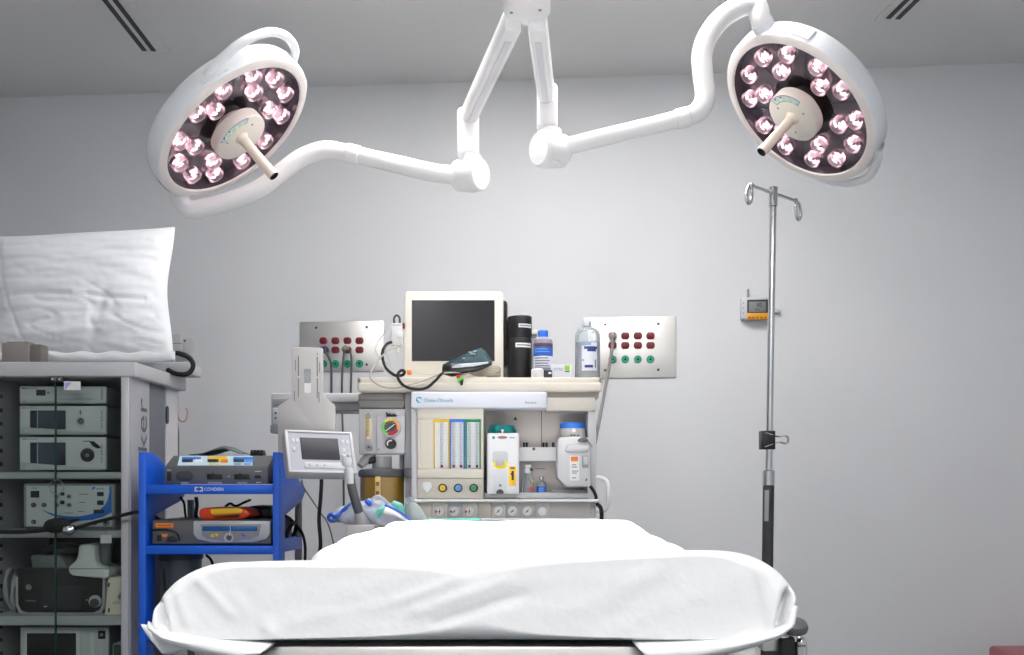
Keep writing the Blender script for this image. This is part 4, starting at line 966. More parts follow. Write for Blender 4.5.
# ------------------------------------------------------------------ blue equipment cart
KY = 3.0
t = Thing('equipment_cart', 'bright blue equipment cart with open shelves beside the grey cabinet', 'cart', (wx(209, KY), 3.22, 0))
PROF = [(3.0, .07), (3.07, .07), (3.077, .844), (3.33, .838), (3.31, .88), (3.077, .884), (3.077, .955), (3.33, .998), (3.387, 1.03), (3.277, 1.07), (3.10, 1.142), (3.06, 1.149), (3.0, 1.149)]
for x0, x1 in ((138.3, 145.6), (272.6, 279.2)):
    m = MB(); m.prism(PROF, (wx(x1, KY), 0, 0), (0, 1, 0), (0, 0, 1), wx(x1, KY) - wx(x0, KY), bluepaint, .003); t.part('side_panel', m)
CI0, CI1 = wx(145.4, KY), wx(272.8, KY)
CS = []
for y0, y1 in ((484.6, 494.2), (546, 554.5)):
    m = MB(); zt, zb_ = wz(y0, KY), wz(y1, KY); m.box(CI0, CI1, KY + .002, 3.36, zb_, zt, bluepaint, .003); s_ = t.part('shelf', m); CS.append(zt)
    if y0 < 500:
        m = MB()
        m.ptext('COVIDIEN', 214, 489.2, KY + .0012, 3.3, paper, 19); t.part('lettering', m, s_); m = MB()
        bx_ = lambda a, b, c, d: m.pbox(a, b, c, d, KY + .0012, .001, paper)
        bx_(194.5, 486.8, 198, 488); bx_(194.5, 486.8, 196, 491.6); bx_(194.5, 490.4, 198, 491.6)
        bx_(199.5, 486.8, 203, 488); bx_(201.5, 486.8, 203, 491.6); bx_(199.5, 490.4, 203, 491.6)
        t.part('emblem', m, s_)
m = MB(); m.box(CI0, CI1, KY + .002, 3.36, .585, .612, bluepaint, .003); t.part('shelf', m); CS.append(.612)
m = MB(); m.box(wx(138.3, KY), wx(279.2, KY), KY, 3.4, .07, .12, bluepaint, .006); bs = t.part('base', m)
m = MB(); P = W(298.5, 500, 3.36); m.cyl((P.x, 3.36, .1), (P.x, 3.36, P.z + .06), .012, mgrey, n=16); t.part('rear_post', m)
m = MB(); m.cyl((-1.085, 3.38, .1), (-1.085, 3.38, 1.0), .012, mgrey, n=16); t.part('rear_post', m)
for x in (-1.07, -.76):
    for y in (3.05, 3.35):
        m = MB(); m.cyl((x - .012, y, .03), (x + .012, y, .03), .03, rubber, n=18); m.cyl((x, y, .03), (x, y, .075), .01, chrome, n=10); t.part('caster', m, bs)

# generator on the top shelf
GY = 3.03; zt = CS[0]
gcol = mat('generator_grey', (92, 93, 96), .5)
t = Thing('energy_generator', 'dark grey energy generator with sloped display panel on the top blue shelf', 'medical console', (wx(217, GY), GY + .15, zt))
x0, x1 = wx(164.5, GY), wx(268, GY)
zf = wz(466.4, GY); ztp = wz(455.6, 3.10)
m = MB(); m.prism([(GY, zt + .002), (3.30, zt + .002), (3.30, ztp), (GY + .075, ztp), (GY, zf)], (x1, 0, 0), (0, 1, 0), (0, 0, 1), x1 - x0, gcol, .004); cs = t.part('casing', m)
# sloped panel frame vectors
A = Vector((0, GY, zf)); B = Vector((0, GY + .075, ztp)); sl = (B - A)
def gp(px, f, lift=.0015):
    p = A + sl * f; nrm = Vector((0, -sl.z, sl.y)).normalized(); k = Vector((wx(px, p.y), p.y, p.z)); return k + nrm * lift
def gquad(m, xa, xb, f0, f1, mm, lift=.0015, skew=0):
    m.add([gp(xa, f0, lift), gp(xb, f0, lift), gp(xb + skew * .2, f1, lift), gp(xa + skew, f1, lift)], [[0, 1, 2, 3]], mm)
m = MB(); gquad(m, 177.5, 252.5, .05, .93, mat('panel_pale_cyan', (196, 222, 232), .4), .0012, 2.2); pn = t.part('display_panel', m, cs)
for xa, xb, mm in ((182, 203, midblue), (207.5, 229, yellow), (233.5, 256, midblue)):
    m = MB(); gquad(m, xa, xb - 2, .58, .82, mm, .0018) if mm is not yellow else gquad(m, xa, xb - 2, .38, .86, mm, .0018)
    gquad(m, xa, xa + 11, .32, .60, navy, .0024); t.part('display', m, pn)
for xa, xb, f0, f1, mm in ((195, 203, .3, .6, paper), (221, 228, .3, .58, orange), (245, 253, .3, .56, skyblue), (209, 219, .1, .2, yellow), (234, 241, .1, .2, midblue), (244, 251, .1, .2, midblue)):
    m = MB(); gquad(m, xa, xb, f0, f1, mm, .0024); t.part('key', m, pn)
m = MB(); m.pbox(167, 472, 171.3, 481, GY - .002, .004, black, .001); t.part('power_switch', m, cs)
m = MB(); m.pprism(rrect(175.5, 471, 193, 480.8, 4.8), GY - .002, .004, xdgrey, .001); t.part('socket_recess', m, cs)
for xa in (207, 234.2):
    m = MB(); m.pbox(xa, 474, xa + 15.5, 479.4, GY - .002, .004, black, .001); m.pdisc(xa + 6, 476, 2.8, GY - .0022, .004, black, n=18); t.part('electrode_socket', m, cs)
m = MB(); m.pbox(254.5, 475, 261, 478.4, GY - .002, .004, black, .001); t.part('electrode_socket', m, cs)
m = MB()
for xa, y, w_ in ((167, 470.2, 4), (181, 483, 7), (208, 483, 14), (237, 483, 10), (255, 471.5, 6), (228, 476.5, 1.5), (256, 482.6, 5)): m.pbox(xa, y - .5, xa + w_, y + .3, GY - .0008, .001, lgrey)
t.part('panel_print', m, cs)
# things lying on top of it
t = Thing('folded_sheet', 'dark green crumpled plastic sheet lying on top of the dark grey generator', 'sheet', W(218, 455, 3.16))
rows = []
for i in range(25):
    f = i / 24; r = []
    for j in range(9):
        g = j / 8; p = W(191 + 55 * f, 0, 3.12); hump = math.exp(-((f - .58) / .26) ** 2) * .028
        r.append(Vector((p.x, 3.10 + .14 * g, ztp + .004 + hump * (.35 + .65 * math.sin(PI * (.15 + .7 * g))) + noise.noise(Vector((f * 5, g * 3, 2))) * .003)))
    rows.append(r)
m = MB(); m.sharp = 180; m.loft(rows, mat('dark_green_film', (70, 92, 92), .4, var=.25, vscale=20)); t.part('film', m, solid=.0015)
t = Thing('connector_block', 'black ribbed connector on top of the dark grey generator', 'connector', W(256, 455.5, 3.14))
m = MB(); m.pbox(250, 452, 262.5, 456.3, 3.13, .05, black, .003); bd = t.part('body', m)
for k in range(4):
    m = MB(); xa = 250 + 3.2 * k; m.pprism([(xa + 1, 449.6), (xa + 3, 450.4), (xa + 2.5, 453), (xa, 453)], 3.125, .04, black, .001); t.part('ridge', m, bd)

# sealing unit on the second shelf
t = Thing('sealing_unit', 'grey and silver generator with blue display strip on the second blue shelf', 'medical console', (wx(211, GY), GY + .15, CS[1]))
zt2 = wz(520, GY)
m = MB(); m.box(wx(151.8, GY), wx(271.3, GY), GY, 3.32, CS[1] + .003, zt2, mat('sealer_dark_grey', (98, 98, 100), .5), .006); cs = t.part('casing', m)
m = MB(); m.pprism([(193, 520.8), (270, 520.8), (270, 534), (266, 539.5), (252, 542.6), (212, 542.6), (197, 539.5), (193, 534)], GY - .006, .02, silver, .004); fp = t.part('front_fascia', m, cs)
m = MB(); m.pprism([(200, 524.2), (261, 524.2), (258.5, 536), (250, 539.5), (238, 541), (222, 541), (208, 539), (202, 536)], GY - .008, .004, mgrey, .0015); ip = t.part('control_panel', m, fp)
m = MB(); m.pbox(202.3, 526.2, 257, 531, GY - .010, .003, mat('display_blue', (28, 92, 160), .2), .0005); t.part('display_strip', m, ip)
m = MB(); m.pprism([(210, 537), (212.5, 533.4), (214.5, 537)], GY - .0095, .002, yellow); m.pprism([(214.5, 533.6), (219, 533.6), (216.5, 537)], GY - .0095, .002, yellow); t.part('yellow_keys', m, ip)
m = MB(); c = W(229, 537.6, GY - .009); m.ring([(.0125, 0), (.0135, -.002), (.0115, -.002), (.0115, 0)], c, (0, 1, 0), paper, 26); m.pdisc(229, 537.6, 2.2, GY - .0098, .002, dgrey, n=18); m.tube([W(230, 526, GY - .0105), W(230.3, 531, GY - .0105), W(229.4, 536, GY - .0105)], .0011, paper, n=6); t.part('activation_button', m, ip)
m = MB(); m.pprism([(240, 533.6), (243.5, 533.6), (246, 536), (244, 536.8), (241.5, 535.4)], GY - .0095, .002, mat('key_violet', (120, 104, 196), .4)); t.part('violet_key', m, ip)
m = MB(); m.pprism(rrect(155.5, 523, 173.5, 527.6, .8), GY - .001, .002, orange); lb = t.part('orange_label', m, cs)
m = MB(); m.pbox(158, 525, 171, 525.8, GY - .0016, .001, mat('label_print_brown', (150, 80, 20), .6)); t.part('label_print', m, lb)
m = MB(); m.tube([W(152, 530, GY - .003), W(160, 529.6, GY - .006), W(170, 530, GY - .006), W(177, 534, GY - .006), W(179.5, 541, GY - .004)], .003, black, n=8); t.part('cover_edge', m, cs)
m = MB(); m.pbox(157, 535, 161.5, 541, GY - .002, .004, black, .001); m.pprism([(166, 542), (168, 537), (173, 535), (177, 538), (177, 542)], GY - .002, .004, black, .001); m.pprism([(161, 534), (168, 534), (166, 537.2), (163, 537)], GY - .003, .004, orange); t.part('sockets', m, cs)
# red-orange pouch with yellow band, and black cables, on it
t = Thing('foot_switch', 'red-orange and yellow plastic foot switch lying on the silver-fronted generator', 'foot switch', W(225, 520, GY + .05))
m = MB(); m.pprism([(198.2, 511), (200.5, 508.4), (206, 507.6), (240, 507.6), (247, 510), (251, 514), (247, 517.5), (240, 519.2), (210, 520.2), (201, 519), (198.4, 516)], GY + .02, .14, redorange, .007); bd = t.part('shell', m)
m = MB(); m.pprism([(210, 509), (238, 507.6), (243, 510), (241, 513.2), (214, 515), (210.5, 513.5)], GY + .014, .02, yellow, .003); t.part('pedal', m, bd)
m = MB(); m.pprism([(212, 516.6), (241, 514.5), (238, 517.2), (214, 517.8)], GY + .016, .01, black, .001); t.part('pedal_gap', m, bd)
t = Thing('black_pouch', 'black pouch with cables behind the red-orange foot switch on the blue cart', 'pouch', W(255, 520, GY + .1))
m = MB(); m.pprism([(240, 509), (252, 505.5), (266, 505.5), (271, 507), (271, 519.4), (243, 519.4)], GY + .17, .1, black, .012); t.part('body', m)
m = MB(); m.tube([W(225, 507, 3.2), W(230, 503.5, 3.2), W(236, 506, 3.2), W(244, 502.5, 3.2), W(250, 500, 3.25)], .004, rubber, n=8); t.part('cable', m)
for k, (pts, lab) in enumerate(((((196, 497), (197, 505), (196, 514), (197, 519.4)), 'thick black cable hanging under the top blue shelf behind the generator'),
                 (((180, 497), (184, 503), (185, 512), (186, 519)), 'thin black cable hanging beside the thick one under the top blue shelf'))):
    m = MB(); m.tube([W(x, y, 3.25) for x, y in pts], .006 - .002 * k, rubber, n=8); single('cable', m, lab, 'cable')
# dark canister low on the cart
t = Thing('fluid_canister', 'dark grey fluid canister standing on the lowest shelf of the blue cart', 'canister', (wx(180, 3.18), 3.18, CS[2]))
c = Vector((wx(181, 3.15), 3.15, CS[2])); zt = wz(556, 3.15)
m = MB(); m.cyl(c, (c.x, c.y, zt), .058, mat('canister_smoke', (70, 78, 82), .35), r1=.064, n=32, b=.004); bd = t.part('body', m)
m = MB(); m.ring([(.0, .012), (.06, .012), (.068, .006), (.068, -.008), (.064, -.01)], (c.x, c.y, zt), (0, 0, 1), xdgrey, 32); t.part('lid', m)
m = MB(); m.tube([W(166, 590, 3.1), W(165, 572, 3.1), W(170, 560, 3.11), W(180, 556.5, 3.13)], .006, rubber, n=8); t.part('hose', m)
m = MB(); m.tube([W(206, 555, 3.3), W(211, 560, 3.3), W(213.5, 570, 3.3), W(214, 600, 3.3)], .0045, rubber, n=8); single('cable', m, 'black cable dangling below the second shelf of the blue cart', 'cable')
# bundled cords on the cart's outer side
t = Thing('cord_bundle', 'bundle of black cords hung on the outer side of the blue cart', 'cord', W(293, 530, 3.3))
m = MB()
P = [Vector((wx(292.5, 3.3) + .012 * math.sin(.7 * k), 3.28 + .055 * math.cos(2 * PI * k / 9), wz(532, 3.3) + .032 * math.sin(2 * PI * k / 9))) for k in range(37)]
m.tube(P, .006, rubber, n=8, smooth=4); t.part('coil', m)
m = MB(); m.tube([W(284, 515, 3.2), W(289, 518, 3.25), W(295, 524, 3.3), W(302, 533, 3.35), (wx(305, 3.4), 3.4, wz(545, 3.4)), W(305, 560, 3.4), W(303, 600, 3.4)], .005, rubber, n=8); t.part('cable', m)

# ------------------------------------------------------------------ ventilator display, its bracket and arm
t = Thing('ventilator_display', 'tilted pale grey ventilator display with dark screen on a grey arm', 'display', W(318, 480, 2.8))
c0 = W(284, 430, 2.86); 
U = Vector((63.8, 31, -1)).normalized(); V = Vector((9, -20, -45)); V = (V - U * V.dot(U)).normalized(); Nn = -(U.cross(V)).normalized()
if Nn.y > 0: Nn = -Nn
DW, DH = .199, .137
def dm(off=0): o = c0 + Nn * off; return Matrix(((U.x, Nn.x, V.x, o.x), (U.y, Nn.y, V.y, o.y), (U.z, Nn.z, V.z, o.z), (0, 0, 0, 1)))
dispw = mat('display_casing', (196, 196, 200), .45); dispg = mat('display_panel', (172, 173, 184), .5); disps = mat('display_shell', (176, 178, 182), .45)
def drect(m, a0, b0, a1, b1, z0, z1, mm, b=0): m.box(a0 * DW, a1 * DW, z0, z1, b0 * DH, b1 * DH, mm, b, mx=dm())
m = MB(); drect(m, .0, .0, 1, 1, -.042, -.006, disps, .006); t.part('rear_shell', m)
m = MB(); drect(m, .0, .0, 1, 1, -.008, .0, dispw, .003)
for a0, b0, a1, b1 in ((0, 0, 1, .055), (0, .945, 1, 1), (0, 0, .045, 1), (.955, 0, 1, 1)): drect(m, a0, b0, a1, b1, -.002, .005, dispw, .0022)
fr = t.part('front_frame', m)
m = MB(); drect(m, .05, .06, .95, .94, 0, .0012, dispg); pn = t.part('fascia', m, fr)
m = MB(); drect(m, .215, .17, .775, .68, 0, .003, screen, .0008); t.part('screen', m, pn)
m = MB(); drect(m, .235, .745, .83, .885, 0, .003, dispw, .001); ks = t.part('key_strip', m, pn)
for a in (.30, .41, .52):
    m = MB(); drect(m, a, .785, a + .035, .835, .002, .0045, disps, .0008); t.part('key', m, ks)
for a, b in ((.085, .2), (.085, .4), (.82, .2), (.82, .4), (.145, .2), (.885, .2)):
    m = MB(); drect(m, a, b, a + .05, b + .1, 0, .003, dispw, .001); t.part('key', m, pn)
ks0 = W(346.5, 461, 2.76)
m = MB(); m.ball(ks0, .0145, lgrey, 1, .8, 1.25); m.ball(ks0 + Vector((-.009, -.006, .014)), .006, dispw); m.ball(ks0 + Vector((.007, -.006, .016)), .006, dispw); t.part('swivel_knob', m)
m = MB(); m.cyl(W(348.8, 468, 2.76), W(349.3, 484, 2.76), .0125, lgrey, n=22, b=.002); t.part('arm_sleeve', m)
m = MB(); m.tube([W(350, 476, 2.77), W(352.5, 490, 2.78), W(356, 503, 2.79), W(360.5, 516, 2.80)], .0125, dgrey, n=18, rad=[.0125, .0125, .013, .0135]); t.part('gooseneck_arm', m)
m = MB(); m.tube([W(359, 512, 2.80), W(362, 520, 2.80), W(363, 526, 2.80)], .019, mgrey, n=18, rad=[.015, .02, .023]); t.part('arm_base', m)
m = MB(); a = W(362, 526, 2.8); m.box(a.x - .04, a.x + .04, 2.77, 2.85, .895, a.z + .004, warmgrey, .006); t.part('mount_block', m)
m = MB(); m.tube([W(321, 474, 2.90), W(321.5, 482, 2.90), W(320.5, 500, 2.90), W(319, 520, 2.90), W(320.5, 545, 2.90), W(318, 570, 2.90), (wx(319, 2.9), 2.9, .5), (wx(319, 2.92), 2.95, .03)], .0056, rubber, n=9); t.part('power_cable', m, label='thick black cable hanging from the display')

t = Thing('bracket_plate', 'grey bottle-shaped metal bracket plate with slots behind the tilted display', 'bracket', W(306, 430, 2.95))
PYB = 2.95; plateg = mat('bracket_grey', (186, 184, 183), .5)
m = MB(); m.pprism([(291.6, 348.5), (293, 347), (321, 347.6), (322.8, 349), (322.8, 393), (325, 397), (334.2, 405), (335, 408), (335.2, 452), (278, 452), (277.4, 407.5), (279, 405.4), (289.5, 399), (291.5, 396.5)], PYB, .012, plateg, .0022); pl = t.part('plate', m)
sgr = mat('slot_shadow', (120, 118, 117), .6)
for x, y0, y1, w_ in ((298.4, 354, 397, .5), (317.3, 353, 398, .5), (295.5, 360, 371, .35), (319.6, 362, 372.5, .35), (294.4, 391, 401, .45), (319, 392, 402.5, .45)):
    m = MB(); m.pbox(x - w_, y0, x + w_, y1, PYB - .0006, .001, sgr); t.part('slot', m, pl)
for x, y in ((298.4, 355.3), (317, 355.6), (298.4, 377), (317, 377.4)):
    m = MB(); m.pdisc(x, y, 1.2, PYB - .001, .002, lgrey, n=12); t.part('slot_hole', m, pl)
m = MB(); m.pprism(rrect(304.2, 369, 310.8, 393, 1.6), PYB - .0008, .001, paper); m.pprism(rrect(304.2, 369, 310.8, 383, 1.2), PYB - .0016, .001, mgrey); t.part('window_slot', m, pl)
m = MB(); c = W(306, 405, PYB); m.box(c.x - .02, c.x + .02, PYB + .01, 3.30, c.z - .02, c.z + .012, mgrey, .004); t.part('rear_arm', m)

# ------------------------------------------------------------------ anaesthesia machine
AY = 3.0
t = Thing('anaesthesia_machine', 'cream and grey anaesthesia machine with gas flow tubes behind the operating table', 'anaesthesia machine', (wx(500, AY), 3.28, 0)); AM = t
ZTRAY = wz(381.5, AY)
m = MB(); x0, x1 = wx(357, AY), wx(602.5, AY)
m.box(x0, x1, AY, 3.55, wz(391.5, AY), ZTRAY, beige, .008, 3)
for a0, a1, b0, b1 in ((x0, x1, AY + .002, AY + .016), (x0, x0 + .014, AY + .002, 3.55), (x1 - .014, x1, AY + .002, 3.55), (x0, x1, 3.536, 3.55)): m.box(a0, a1, b0, b1, ZTRAY - .01, wz(377.3, AY), beige, .004)
t.part('top_tray', m)
m = MB(); m.box(wx(545, AY), wx(600, AY), AY + .03, 3.5, wz(397, AY), wz(391, AY), warmgrey, .004); t.part('tray_support', m)
m = MB(); m.pbox(411, 391.6, 547, 408, AY - .045, .12, paleblue, .006, 3); hd = t.part('header_panel', m)
m = MB(); HYY = AY - .0456
m.ptext('Datex-Ohmeda', 439, 400.3, HYY, 3.6, tealink, 28.5); t.part('maker_lettering', m, hd); m = MB(); m.ptext('Aestiva', 530.5, 402.4, HYY, 2.4, greyink, 12); t.part('lettering', m, hd)
m = MB(); m.pdisc(419, 399.8, 3.1, HYY, .001, tealink, n=28); m.pdisc(420.1, 400.3, 1.9, HYY - .0006, .001, paleblue, n=22); m.pdisc(418.2, 398.9, .9, HYY - .0009, .001, paper, n=12); t.part('emblem', m, hd)
m = MB(); m.pbox(546, 397.5, 595.6, 411, AY - .005, .3, mat('machine_taupe', (196, 190, 182), .5), .004); t.part('cross_box', m)
# rear body
bodyg = mat('machine_panel_grey', (192, 188, 186), .5, var=.02)
m = MB(); m.box(wx(411, AY), wx(597, AY), AY + .12, 3.5, .12, wz(391, AY), bodyg, .004); t.part('body', m)
m = MB(); m.box(wx(404, AY), wx(411.5, AY), AY + .03, 3.5, .12, wz(391, AY), mgrey, .004); t.part('side_column', m)
m = MB(); m.pbox(411, 408, 417.4, 522, AY, .13, mat('machine_frame_grey', (206, 206, 212), .45), .005); t.part('frame_post', m)
m = MB(); m.pbox(587.7, 411, 596.4, 524, AY + .01, .12, lgrey, .004); t.part('frame_post', m)
# flow-meter bank
m = MB(); fy = AY - .012
for a in ((417.2, 408.3, 483.6, 419), (417.2, 468.8, 483.6, 478), (417.2, 419, 420, 468.8), (480.7, 419, 483.6, 468.8)): m.pbox(*a, fy, .05, beige, .0025)
m.pbox(417.2, 408.3, 483.6, 478, fy + .03, .1, beige2); fb = t.part('flowmeter_frame', m)
m = MB(); m.pbox(420, 419, 433.4, 468.8, fy + .010, .02, beige); t.part('blank_plate', m, fb)
tubew = mat('flow_scale_white', (232, 234, 236), .35)
for (x0, x1), col, tubes, fl in (((433.6, 449.2), yellow, (441.8,), outred), ((449.8, 464.8), midblue, (453.8, 461), outred), ((465.6, 480.7), green, (469.4, 477), xdgrey)):
    m = MB(); m.pbox(x0, 419, x1, 468.8, fy + .014, .016, tubew)
    m.pbox(x0, 419, x1, 422, fy + .010, .006, col)
    for xa in (x0, x1 - 1.3): m.pbox(xa, 421.5, xa + 1.3, 468.8, fy + .011, .005, col)
    fm = t.part('flow_scale', m, fb)
    for x in tubes:
        m = MB(); c = W(x, 467.5, fy + .010); d = W(x, 422.5, fy + .010); m.cyl(c, d, .0042, mat('flow_glass', (214, 220, 224), .1, coat=.5), n=14)
        for k in range(14): y = 424.5 + k * 2.9; m.pbox(x - .6, y, x + .5 + (.6 if k % 2 else 0), y + .45, fy + .005, .0008, mat('scale_ink', (140, 142, 148), .6))
        ft = t.part('flow_tube', m, fm)
        m = MB(); m.pdisc(x, 466.6, 1.2, fy + .003, .01, fl, n=14); m.pbox(x - 1, 464.8, x + 1, 466.6, fy + .004, .006, fl, .0005); t.part('float', m, ft)
# knob panel
m = MB(); m.pprism([(417.2, 478), (483.6, 478), (483.6, 498.8), (417.2, 498.8)], AY - .004, .05, beige2, .003); kp = t.part('knob_panel', m)
m = MB(); m.pprism([(421.6, 485.5), (423.5, 482), (430, 482), (432, 485.5), (431.2, 488.5), (426.8, 493.6), (422.3, 488.5)], AY - .009, .008, tubew, .0015); t.part('blank_shield', m, kp)
for x, col in ((442.5, yellow), (458.2, skyblue), (473.7, green)):
    m = MB(); m.pdisc(x, 488, 4.3, AY - .016, .014, black, n=28, b=.002); k_ = t.part('flow_knob', m, kp)
    m = MB(); m.pdisc(x, 488, 3.0, AY - .019, .006, col, n=24, b=.001); m.pbox(x - .9, 487.6, x + .9, 488.3, AY - .0195, .001, ink); t.part('colour_cap', m, k_)
for k, (y0, x0, x1) in enumerate(((499.4, 414, 598.5), (518.3, 480, 598))):
    m = MB(); c = W(x0, y0 + 1.4, AY - .03); d = W(x1, y0 + 1.4, AY - .03); m.cyl(c, d, .0045, white, n=14, b=.001); m.box(c.x, d.x, AY - .03, AY + .02, c.z - .0035, c.z + .0035, white); t.part('front_rail', m)
# gauges
m = MB(); m.pbox(414, 502.2, 590, 524, AY + .004, .1, bodyg, .002)
gp_ = t.part('gauge_panel', m)
for x0, x1, mm in ((418.5, 431.5, beige2), (432.5, 447.3, beige), (448, 461.5, lgrey), (462.2, 477, beige), (479, 490.6, beige2), (492, 505.2, beige), (506, 519.4, lgrey), (520.2, 534.6, beige2), (536, 549, lgrey)):
    m = MB(); m.pbox(x0, 503, x1, 520, AY + .001, .01, mm, .001); t.part('gauge_plate', m, gp_)
def gauge(x, y, r, Yg, needle, wedge, parent, rimc=lgrey):
    m = MB(); m.pdisc(x, y, r, Yg - .010, .012, rimc, n=28, b=.0015); g = t.part('gauge', m, parent)
    m = MB(); m.pdisc(x, y, r * .84, Yg - .0108, .001, paper, n=28)
    for k in range(11):
        a = math.radians(225 - 27 * k); m.pprism([(x + r * .78 * math.cos(a) + .15, y - r * .78 * math.sin(a)), (x + r * .78 * math.cos(a) - .15, y - r * .78 * math.sin(a) + .2), (x + r * .6 * math.cos(a), y - r * .6 * math.sin(a))], Yg - .0114, .0004, ink)
    t.part('dial', m, g)
    if wedge:
        m = MB(); m.pprism([(x - r * .3, y + r * .05), (x - r * .72, y - r * .3), (x - r * .8, y), (x - r * .7, y + r * .4)], Yg - .0116, .0004, mat('gauge_red', (206, 40, 40), .5)); t.part('red_zone', m, g)
    m = MB(); a = math.radians(needle); dx, dy = math.cos(a), -math.sin(a)
    m.pprism([(x - dx * r * .45 - dy * .4, y - dy * r * .45 + dx * .4), (x - dx * r * .45 + dy * .4, y - dy * r * .45 - dx * .4), (x + dx * r * .72, y + dy * r * .72)], Yg - .0122, .0006, ink); m.pdisc(x, y, r * .14, Yg - .0126, .001, ink, n=10); t.part('needle', m, g)
for x, a in ((439.5, 88), (454.3, 42), (469.3, 88)): gauge(x, 511.4, 5.5, AY, a, True, gp_)
for x, a in ((498.4, 48), (512.4, 42), (527.4, 48)): gauge(x, 511, 5.5, AY, a, False, gp_)
m = MB(); m.pdisc(542.3, 511.6, 4.4, AY - .02, .022, white, n=26, b=.003); m.pprism([(540.2, 508.5), (541.6, 507.6), (544.6, 514.2), (543, 515.2)], AY - .026, .01, white, .001); t.part('selector_knob', m, gp_)
# vaporizer recess
m = MB(); m.pbox(484, 409, 588, 499, AY + .1, .03, mat('recess_taupe', (206, 199, 195), .5), .001); rc = t.part('recess_back', m)
m = MB(); m.pbox(541.1, 411, 541.8, 447, AY + .098, .003, dgrey); t.part('panel_seam', m, rc)
m = MB(); m.pprism([(513.4, 420), (515.4, 416.5), (517.4, 420)], AY + .098, .002, ink); m.pprism([(530, 470.6), (531.6, 467.6), (533.2, 470.6)], AY + .098, .002, ink); m.pbox(535.5, 468.4, 545, 469.2, AY + .098, .002, greyink); t.part('warning_marks', m, rc)
m = MB(); m.pbox(517, 447, 560, 461.2, AY + .03, .06, mat('manifold_white', (224, 222, 224), .4), .004); mf = t.part('vaporizer_manifold', m)
m = MB(); m.pdisc(533.8, 449, 1.5, AY + .028, .004, dgrey, n=14); t.part('bolt', m, mf)
for x in (524, 526.8, 543.5, 546.5, 553):
    m = MB(); c = W(x, 447.5, AY + .05); m.cyl(c, c + Vector((0, 0, .011)), .0035, black, n=10); m.ball(c + Vector((0, 0, .012)), .004, black); t.part('locking_pin', m, mf)
m = MB(); m.pbox(484, 492.5, 590, 499, AY + .02, .1, lgrey, .003); t.part('ledge', m)
m = MB(); m.pdisc(582, 489.5, 1.6, AY + .09, .01, mgrey, n=14); m.pbox(551, 489.5, 587, 499.5, AY + .06, .03, lgrey, .004); t.part('ledge_block', m)
# handle and hoses
m = MB(); m.tube([W(594, 477.6, AY + .02), W(601, 477.8, AY + .01), W(606.4, 480.8, AY + .005), W(608.2, 487, AY), W(608.2, 500, AY), W(607, 507.5, AY + .005), W(602, 510.8, AY + .01), W(594, 511, AY + .02)], .0062, white, n=14, smooth=6); t.part('grab_handle', m)
m = MB(); m.tube([W(589, 485, AY + .03), W(592.5, 489, AY - .005), W(595.6, 495, AY - .008), W(596.2, 499, AY - .004)], .0052, rubber, n=10); t.part('hose', m)
m = MB(); m.tube([W(597, 504, AY + .01), W(600.4, 507.5, AY), W(601.6, 515, AY), W(601, 530, AY), W(600, 570, AY)], .0062, rubber, n=10); t.part('hose', m)
# rear shelf rail on the display side
m = MB(); m.pbox(271.5, 393, 405, 402, 3.30, .2, mat('rail_white', (214, 212, 214), .45), .004); m.pbox(273, 401.5, 405, 410.5, 3.32, .16, warmgrey, .003); rl = t.part('side_rail_shelf', m)  # lower box: grey colour stands for the shade beneath the white rail
m = MB(); m.pbox(271, 393.5, 292, 425, 3.29, .12, mat('rail_end_grey', (178, 178, 182), .45), .005); m.pbox(272.5, 398.5, 291, 406, 3.285, .02, mgrey, .002); m.pbox(272.5, 408, 291, 424, 3.285, .02, lgrey, .002); re_ = t.part('end_block', m)
for y in (413, 418):
    m = MB(); m.pdisc(275.5, y, 1.1, 3.28, .006, dgrey, n=10); t.part('port', m, re_)
m = MB(); m.pbox(270, 424.5, 281, 433, 3.29, .06, mgrey, .003); t.part('end_bracket', m, re_)
m = MB(); m.pprism([(358, 393.5), (404.5, 391.5), (405.5, 404), (403, 409), (360, 409), (358, 406)], AY + .04, .2, mat('pole_arm_grey', (122, 120, 119), .4), .006); m.pbox(358, 399.6, 404, 400.5, AY + .038, .004, dgrey); t.part('arm_housing', m)
m = MB(); c = W(402, 455, AY + .1); m.box(c.x - .006, c.x + .006, 3.08, 3.12, 1.06, c.z + .01, mgrey, .002); t.part('support_rod', m)
m = MB(); m.pbox(404, 468, 411.8, 477.5, AY, .05, dgrey, .003); t.part('connector', m)
# low work shelf reaching toward the table head
m = MB(); m.box(wx(346, 2.8), wx(420, 2.8), 2.70, 3.14, .86, .895, lgrey, .006); ws = t.part('side_work_shelf', m)
m = MB(); m.box(wx(340, 3.05), wx(600, 3.05), 3.0, 3.55, .06, .14, mgrey, .012); bs = t.part('base', m)
m = MB(); m.box(wx(400, 3.05), wx(560, 3.05), 3.06, 3.2, .2, .85, beige, .008); t.part('drawer_front', m)
for x in (-.46, .22):
    for y in (3.06, 3.48):
        m = MB(); m.cyl((x - .015, y, .035), (x + .015, y, .035), .035, rubber, n=18); t.part('caster', m, bs)

